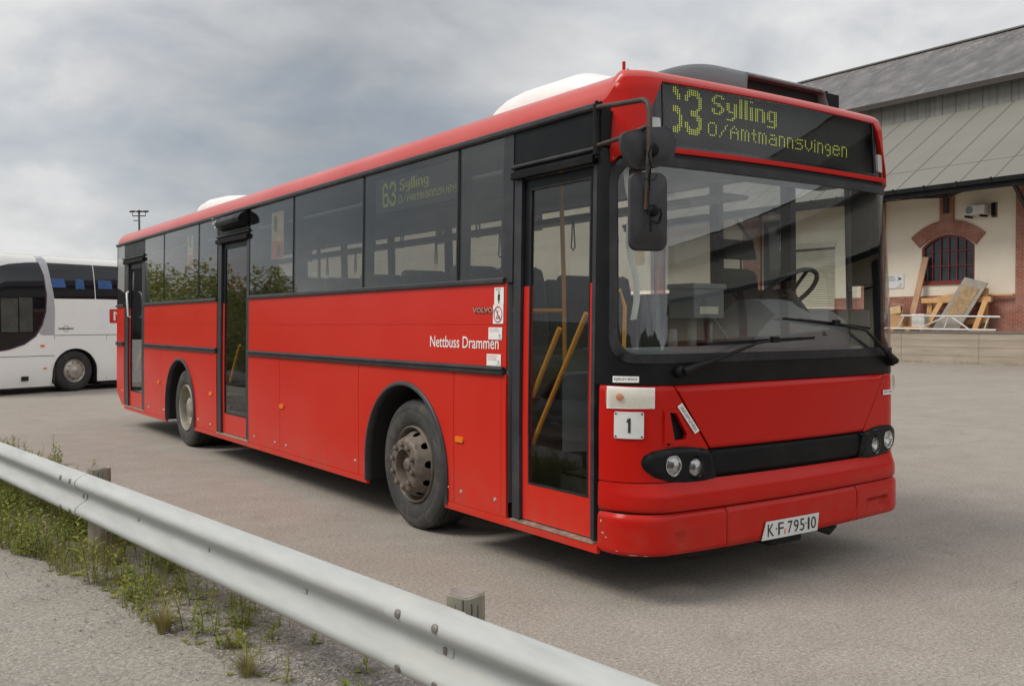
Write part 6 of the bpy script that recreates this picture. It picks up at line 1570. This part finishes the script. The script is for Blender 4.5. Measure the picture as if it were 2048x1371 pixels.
ts = thing('metal_truss', 'white painted steel truss lying along the platform edge', 'truss', (31.4, 16.5, 1.24))
m = MB(); M_WS = pmat('chalky white steel', (.58, .56, .54), .5, vary=.1)
m.tube([(31.4, 18.12, 1.86), (31.4, 14.1, 1.78)], .035, 8); m.build('top_chord', M_WS, ts)
m = MB(); m.tube([(31.4, 19.6, 1.34), (31.4, 14.25, 1.29)], .035, 8); m.build('bottom_chord', M_WS, ts)
for a, b in ((18.0, 18.3), (16.15, 17.4), (16.1, 16.3), (16.05, 15.3), (14.5, 14.7)):
    m = MB(); m.tube([(31.4, a, 1.83), (31.4, b, 1.32)], .026, 6); m.build('web_bar', M_WS, ts)
M_CARD = pmat('brown cardboard', (.40, .24, .11), .85, vary=.15)
cb = thing('cardboard_box', 'open brown cardboard box on the platform beside the plank', 'box', (31.8, 18.45, 1.24))
m = MB(); m.box(31.6, 18.2, 1.24, 32.1, 18.75, 2.05); m.build('carton', M_CARD, cb)
m = MB(); m.beam((31.6, 18.75, 2.06), (31.55, 18.25, 2.12), .02, .30); m.beam((31.9, 18.3, 2.3), (31.7, 18.7, 2.35), .3, .02); m.build('flap', pmat('pale cardboard', (.52, .36, .19), .85), cb)
m = MB(); m.obox((32.15, 18.95, 1.75), (.2, 0, 0), (0, .26, 0), (0, 0, .5)); tag(m.build('blue_crate', pmat('dark blue plastic', (.03, .06, .12), .6, vary=.3), bevel=.03, origin=(32.15, 18.95, 1.24)), 'dark blue plastic bin at the bus-side end of the clutter', 'bin')
m = MB(); m.obox((31.8, 17.55, 1.62), (.15, 0, 0), (0, .28, 0), (0, 0, .30)); m.obox((31.62, 17.55, 1.42), (.02, 0, 0), (0, .24, 0), (0, 0, .03)); tag(m.build('white_bag', pmat('white bag', (.55, .53, .50), .7, vary=.15), bevel=.06, origin=(31.8, 17.55, 1.24)), 'pale white sack between plank and trestle', 'sack')
m = MB(); m.box(32.3, 16.9, 1.24, 32.62, 17.25, 2.0); tag(m.build('mauve_panel', pmat('mauve brown board', (.24, .16, .15), .8, vary=.2), origin=(32.4, 17.1, 1.24)), 'small mauve brown board behind the trestle leg', 'board')

# ---- what lies on the camera's side of the road and shows in the bus's glass
def hills():
    m = MB(); rows = []; n = 90
    for i in range(n+1):
        a = R(96+(318-96)*i/n); k = sstep(0, .08, i/n)*sstep(0, .08, 1-i/n)
        h = k*(24+9*math.sin(i*.21+1)+6*math.sin(i*.47)+2.5*math.sin(i*1.3)+1.2*math.sin(i*3.1)); r = []
        for (d, q) in ((420, -.03), (450, .12), (500, .5), (560, .86), (620, 1.0), (690, .8)):
            r.append(Vector((math.cos(a)*d, math.sin(a)*d+5, max(-1, h*q+(.5*math.sin(i*2.7+d) if q > .2 else 0)))))
        rows.append(r)
    m.grid(rows); mt = bpy.data.materials.new('wooded hill'); mt.use_nodes = True; t = NT(mt); b = t.N['Principled BSDF']
    c = t.ramp(t.noise(t.coord(), .05, 8, .7), [(.35, (.022, .035, .022)), (.6, (.05, .07, .03)), (.75, (.09, .10, .05))]); t.L.new(c, b.inputs['Base Color']); b.inputs['Roughness'].default_value = .95
    return struct(m.build('hills', mt))
hills()
def shrub(x, y, h, r, seed):
    rr = random.Random(seed); o = thing('roadside_shrub', 'tall leafy green shrub in the row across the road, mirrored in the bus windows', 'shrub', (x, y, 0), 0, 'shrubs across the road mirrored in the bus')
    s = MB(); l = MB()
    for i in range(8):
        a = rr.uniform(0, 6.3); top = Vector((x+math.cos(a)*r*.55, y+math.sin(a)*r*.55, h*rr.uniform(.65, .95))); s.tube([Vector((x, y, 0)), Vector((x, y, 0)).lerp(top, .5)+Vector((.1, 0, 0)), top], [.05, .03, .01], 5)
    for i in range(3200):
        t = rr.random(); a = rr.uniform(0, 6.3); q = r*(rr.random()**.5)*math.sin(PI*min(1, .12+t*.85))**.6; p = Vector((x+q*math.cos(a), y+q*math.sin(a), .15+t*h*(1+.12*math.sin(a*3+seed))))
        d = Vector((rr.uniform(-1, 1), rr.uniform(-1, 1), rr.uniform(-.2, 1))); leaf(l, p, d, rr.uniform(.14, .28), .055, .04)
    s.build('trunk', M_STEM, o); l.build('crown', M_WEED if seed % 2 else M_WEED2, o)
for i, (x, y, h, r) in enumerate(((-7.8, 26, 3.2, 1.6), (-7.2, 29.5, 3.0, 1.9), (-8.0, 33.5, 3.8, 2.1), (-7.6, 38, 3.6, 2.2), (-8.4, 43, 4.2, 2.4), (-9.0, 48.5, 4.4, 2.6), (-9.5, 55, 5.0, 2.9), (-7.4, 22.5, 2.0, 1.4), (-10.5, 62, 5.2, 3.0))): shrub(x, y, h, r, 70+i)

# ---- taller cream block that carries on beyond the canopy, seen through the bus windows
an = thing('goods_annex', 'taller cream two-storey block beyond the canopy, seen through the bus windows', 'building', (41, 60, 0))
def SA(u, v, o=0.0): return Vector((32.2-o, -u, v))
ah = [[(-y-.6, z), (-y+.6, z), (-y+.6, z+1.8), (-y-.6, z+1.8)] for y in (44, 56, 68, 80, 92, 104) for z in (2.2, 7.4)]
patch('annex_wall', [(-116, 1.3), (-33.6, 1.3), (-33.6, 11.4), (-116, 11.4)], ah, SA, M_PLAS, an, step=8, thick=.25, grid=False)
m = MB(); m.box(32.16, 33.6, 0, 32.5, 116, 1.3); m.build('annex_plinth', M_BRICK, an)
for h in ah:
    m = MB(); m.box(32.32, -h[1][0], h[0][1], 32.36, -h[0][0], h[2][1]); w = m.build('window', M_PANE, an)
    m = MB(); y0, z0 = -h[1][0], h[0][1]
    m.box(32.26, y0+.57, z0, 32.32, y0+.63, z0+1.8); m.box(32.26, y0, z0+.87, 32.32, y0+1.2, z0+.93); m.box(32.24, y0, z0, 32.32, y0+.06, z0+1.8); m.box(32.24, y0+1.14, z0, 32.32, y0+1.2, z0+1.8); m.build('window_frame', M_FRAME, w)
m = MB(); m.box(32.5, 33.7, 0, 52, 115.9, 11.3); m.build('inner_volume', M_PLAS, an)
m = MB(); m.prism([(31.6, 11.4), (42, 15.6), (52.6, 11.4), (52.6, 11.2), (31.6, 11.2)], 'y', 33.5, 116.5); m.build('annex_roof', M_SLATE, an, recalc=True)
# ---- the road on the near side and the far verge
M_ROAD = asphalt('dark road asphalt', (.10, .095, .088), (.13, .122, .112), (.08, .075, .07), (.22, .21, .2))
m = MB(); m.grid([[Vector((-12.2, y, -.36)), Vector((-5.5, y, -.356))] for y in range(-300, 701, 20)]); struct(m.build('road', M_ROAD))
m = MB(); rr = random.Random(2)
m.grid([[Vector((-5.45, y, -.40)), Vector((-5.3, y, -.33)), Vector((-4.9, y, -.12+rr.uniform(-.03, .03))), Vector((-4.52, y, .0))] for y in range(-60, 200, 2)]); struct(m.build('road_bank', verge_mat() if 0 else M_DARKLEAF))
def meadow():
    mt = bpy.data.materials.new('rough meadow'); mt.use_nodes = True; t = NT(mt); b = t.N['Principled BSDF']
    c = t.ramp(t.noise(t.coord(), .4, 8, .7), [(.3, (.04, .055, .018)), (.6, (.085, .10, .03)), (.8, (.15, .14, .06))]); t.L.new(c, b.inputs['Base Color']); b.inputs['Roughness'].default_value = .95; return mt
m = MB(); m.grid([[Vector((-750, y, .5)), Vector((-200, y, .6)), Vector((-60, y, .3+.3*math.sin(y*.05))), Vector((-25, y, .2+.15*math.sin(y*.11))), Vector((-13.5, y, .05)), Vector((-12.1, y, -.37))] for y in range(-700, 1101, 20)]); struct(m.build('meadow', meadow()))
# ---- car parked across the road, mirrored in the front door of the bus
car = thing('parked_car', 'dark grey hatchback parked across the road, mirrored in the front door glass of the bus', 'car', (-6.6, 6.6, -.36))
KZ = -.36
def cs(y, hw, zs):    # cross-section half profile: list of (fraction of half width, z)
    return [Vector((-6.6+sx*hw*f, y, KZ+z)) for sx, seq in ((-1, zs), (1, zs[::-1])) for f, z in seq]
M_CAR = pmat('dark grey car paint', (.09, .095, .10), .25, .3, vary=.05, coat=.6)
body = [(4.55, .70, .50, .62), (4.62, .80, .35, .70), (4.9, .85, .28, .78), (5.5, .87, .25, .90), (6.0, .87, .24, .95), (7.2, .87, .24, .96), (8.0, .87, .26, .97), (8.45, .84, .30, .96), (8.62, .78, .38, .80), (8.66, .70, .50, .62)]
m = MB(); m.grid([cs(y, hw, [(.92, z0), (1.0, z0+.10), (1.0, (z0+z1)/2), (.97, z1-.08), (.86, z1)]) for (y, hw, z0, z1) in body], close=True)
b0 = len(m.v); f = cs(4.55, .70, [(.92, .50), (.86, .62)]); m.v += [tuple(p) for p in f]; m.face(range(b0, b0+4)); b0 = len(m.v); f = cs(8.66, .70, [(.92, .50), (.86, .62)]); m.v += [tuple(p) for p in f]; m.face(range(b0, b0+4)); m.build('body', M_CAR, car, recalc=True, sharp=45)
cabn = [(5.55, .74, .92, .94), (6.25, .70, .94, 1.36), (6.6, .68, .95, 1.43), (7.3, .68, .95, 1.44), (8.0, .67, .95, 1.38), (8.5, .68, .94, .99)]
m = MB(); m.grid([cs(y, hw, [(1.06, z0), (1.03, z0+(z1-z0)*.5), (.90, z1-.05 if z1 > 1 else z1), (.7, z1)]) for (y, hw, z0, z1) in cabn]); m.build('cabin_glass', pmat('dark car glass', (.015, .016, .018), .05), car, recalc=True, sharp=30)
m = MB(); m.grid([cs(y, hw+.004, [(.90, z1-.045), (.7, z1+.006)]) for (y, hw, z0, z1) in cabn[1:5]]); m.build('car_roof', M_CAR, car, recalc=True)
for sx in (-1, 1):
    for a, b_ in (((5.60, .95), (6.27, 1.37)), ((7.15, .95), (7.12, 1.42)), ((8.42, .97), (7.98, 1.36))):
        m = MB(); m.beam((-6.6+sx*.75, a[0], KZ+a[1]), (-6.6+sx*.645, b_[0], KZ+b_[1]), .06, .05, (sx, 0, 0)); m.build('roof_pillar', M_CAR, car)
    for y in (5.35, 7.9):
        m = MB(); m.lathe([(0, 0), (0, .2), (.0, .28), (.03, .31), (.18, .31), (.2, .28), (.2, 0)], (-6.6+sx*.76-.1, y, KZ+.31), 'x', 28); w = m.build('wheel', M_TREAD, car, sharp=40)
        m = MB(); m.lathe([(0, .19), (.012*sx, .17), (.0, .06), (.012*sx, .0)], (-6.6+sx*.865, y, KZ+.31), 'x', 20); m.build('rim', pmat('alloy', (.4, .4, .4), .3, .7), w)
    m = MB(); m.obox((-6.6+sx*.62, 4.60, KZ+.66), (.13, .03, 0), (0, .05, 0), (0, 0, .06)); m.build('headlight', M_CHROME, car, bevel=.02)
    m = MB(); m.obox((-6.6+sx*.66, 8.6, KZ+.84), (.10, 0, 0), (0, .05, 0), (0, 0, .10)); m.build('tail_light', M_REDINK, car, bevel=.02)
    m = MB(); m.obox((-6.6+sx*.93, 5.95, KZ+1.0), (.08, 0, 0), (0, .05, 0), (0, 0, .06)); m.build('wing_mirror', M_CAR, car, bevel=.02)
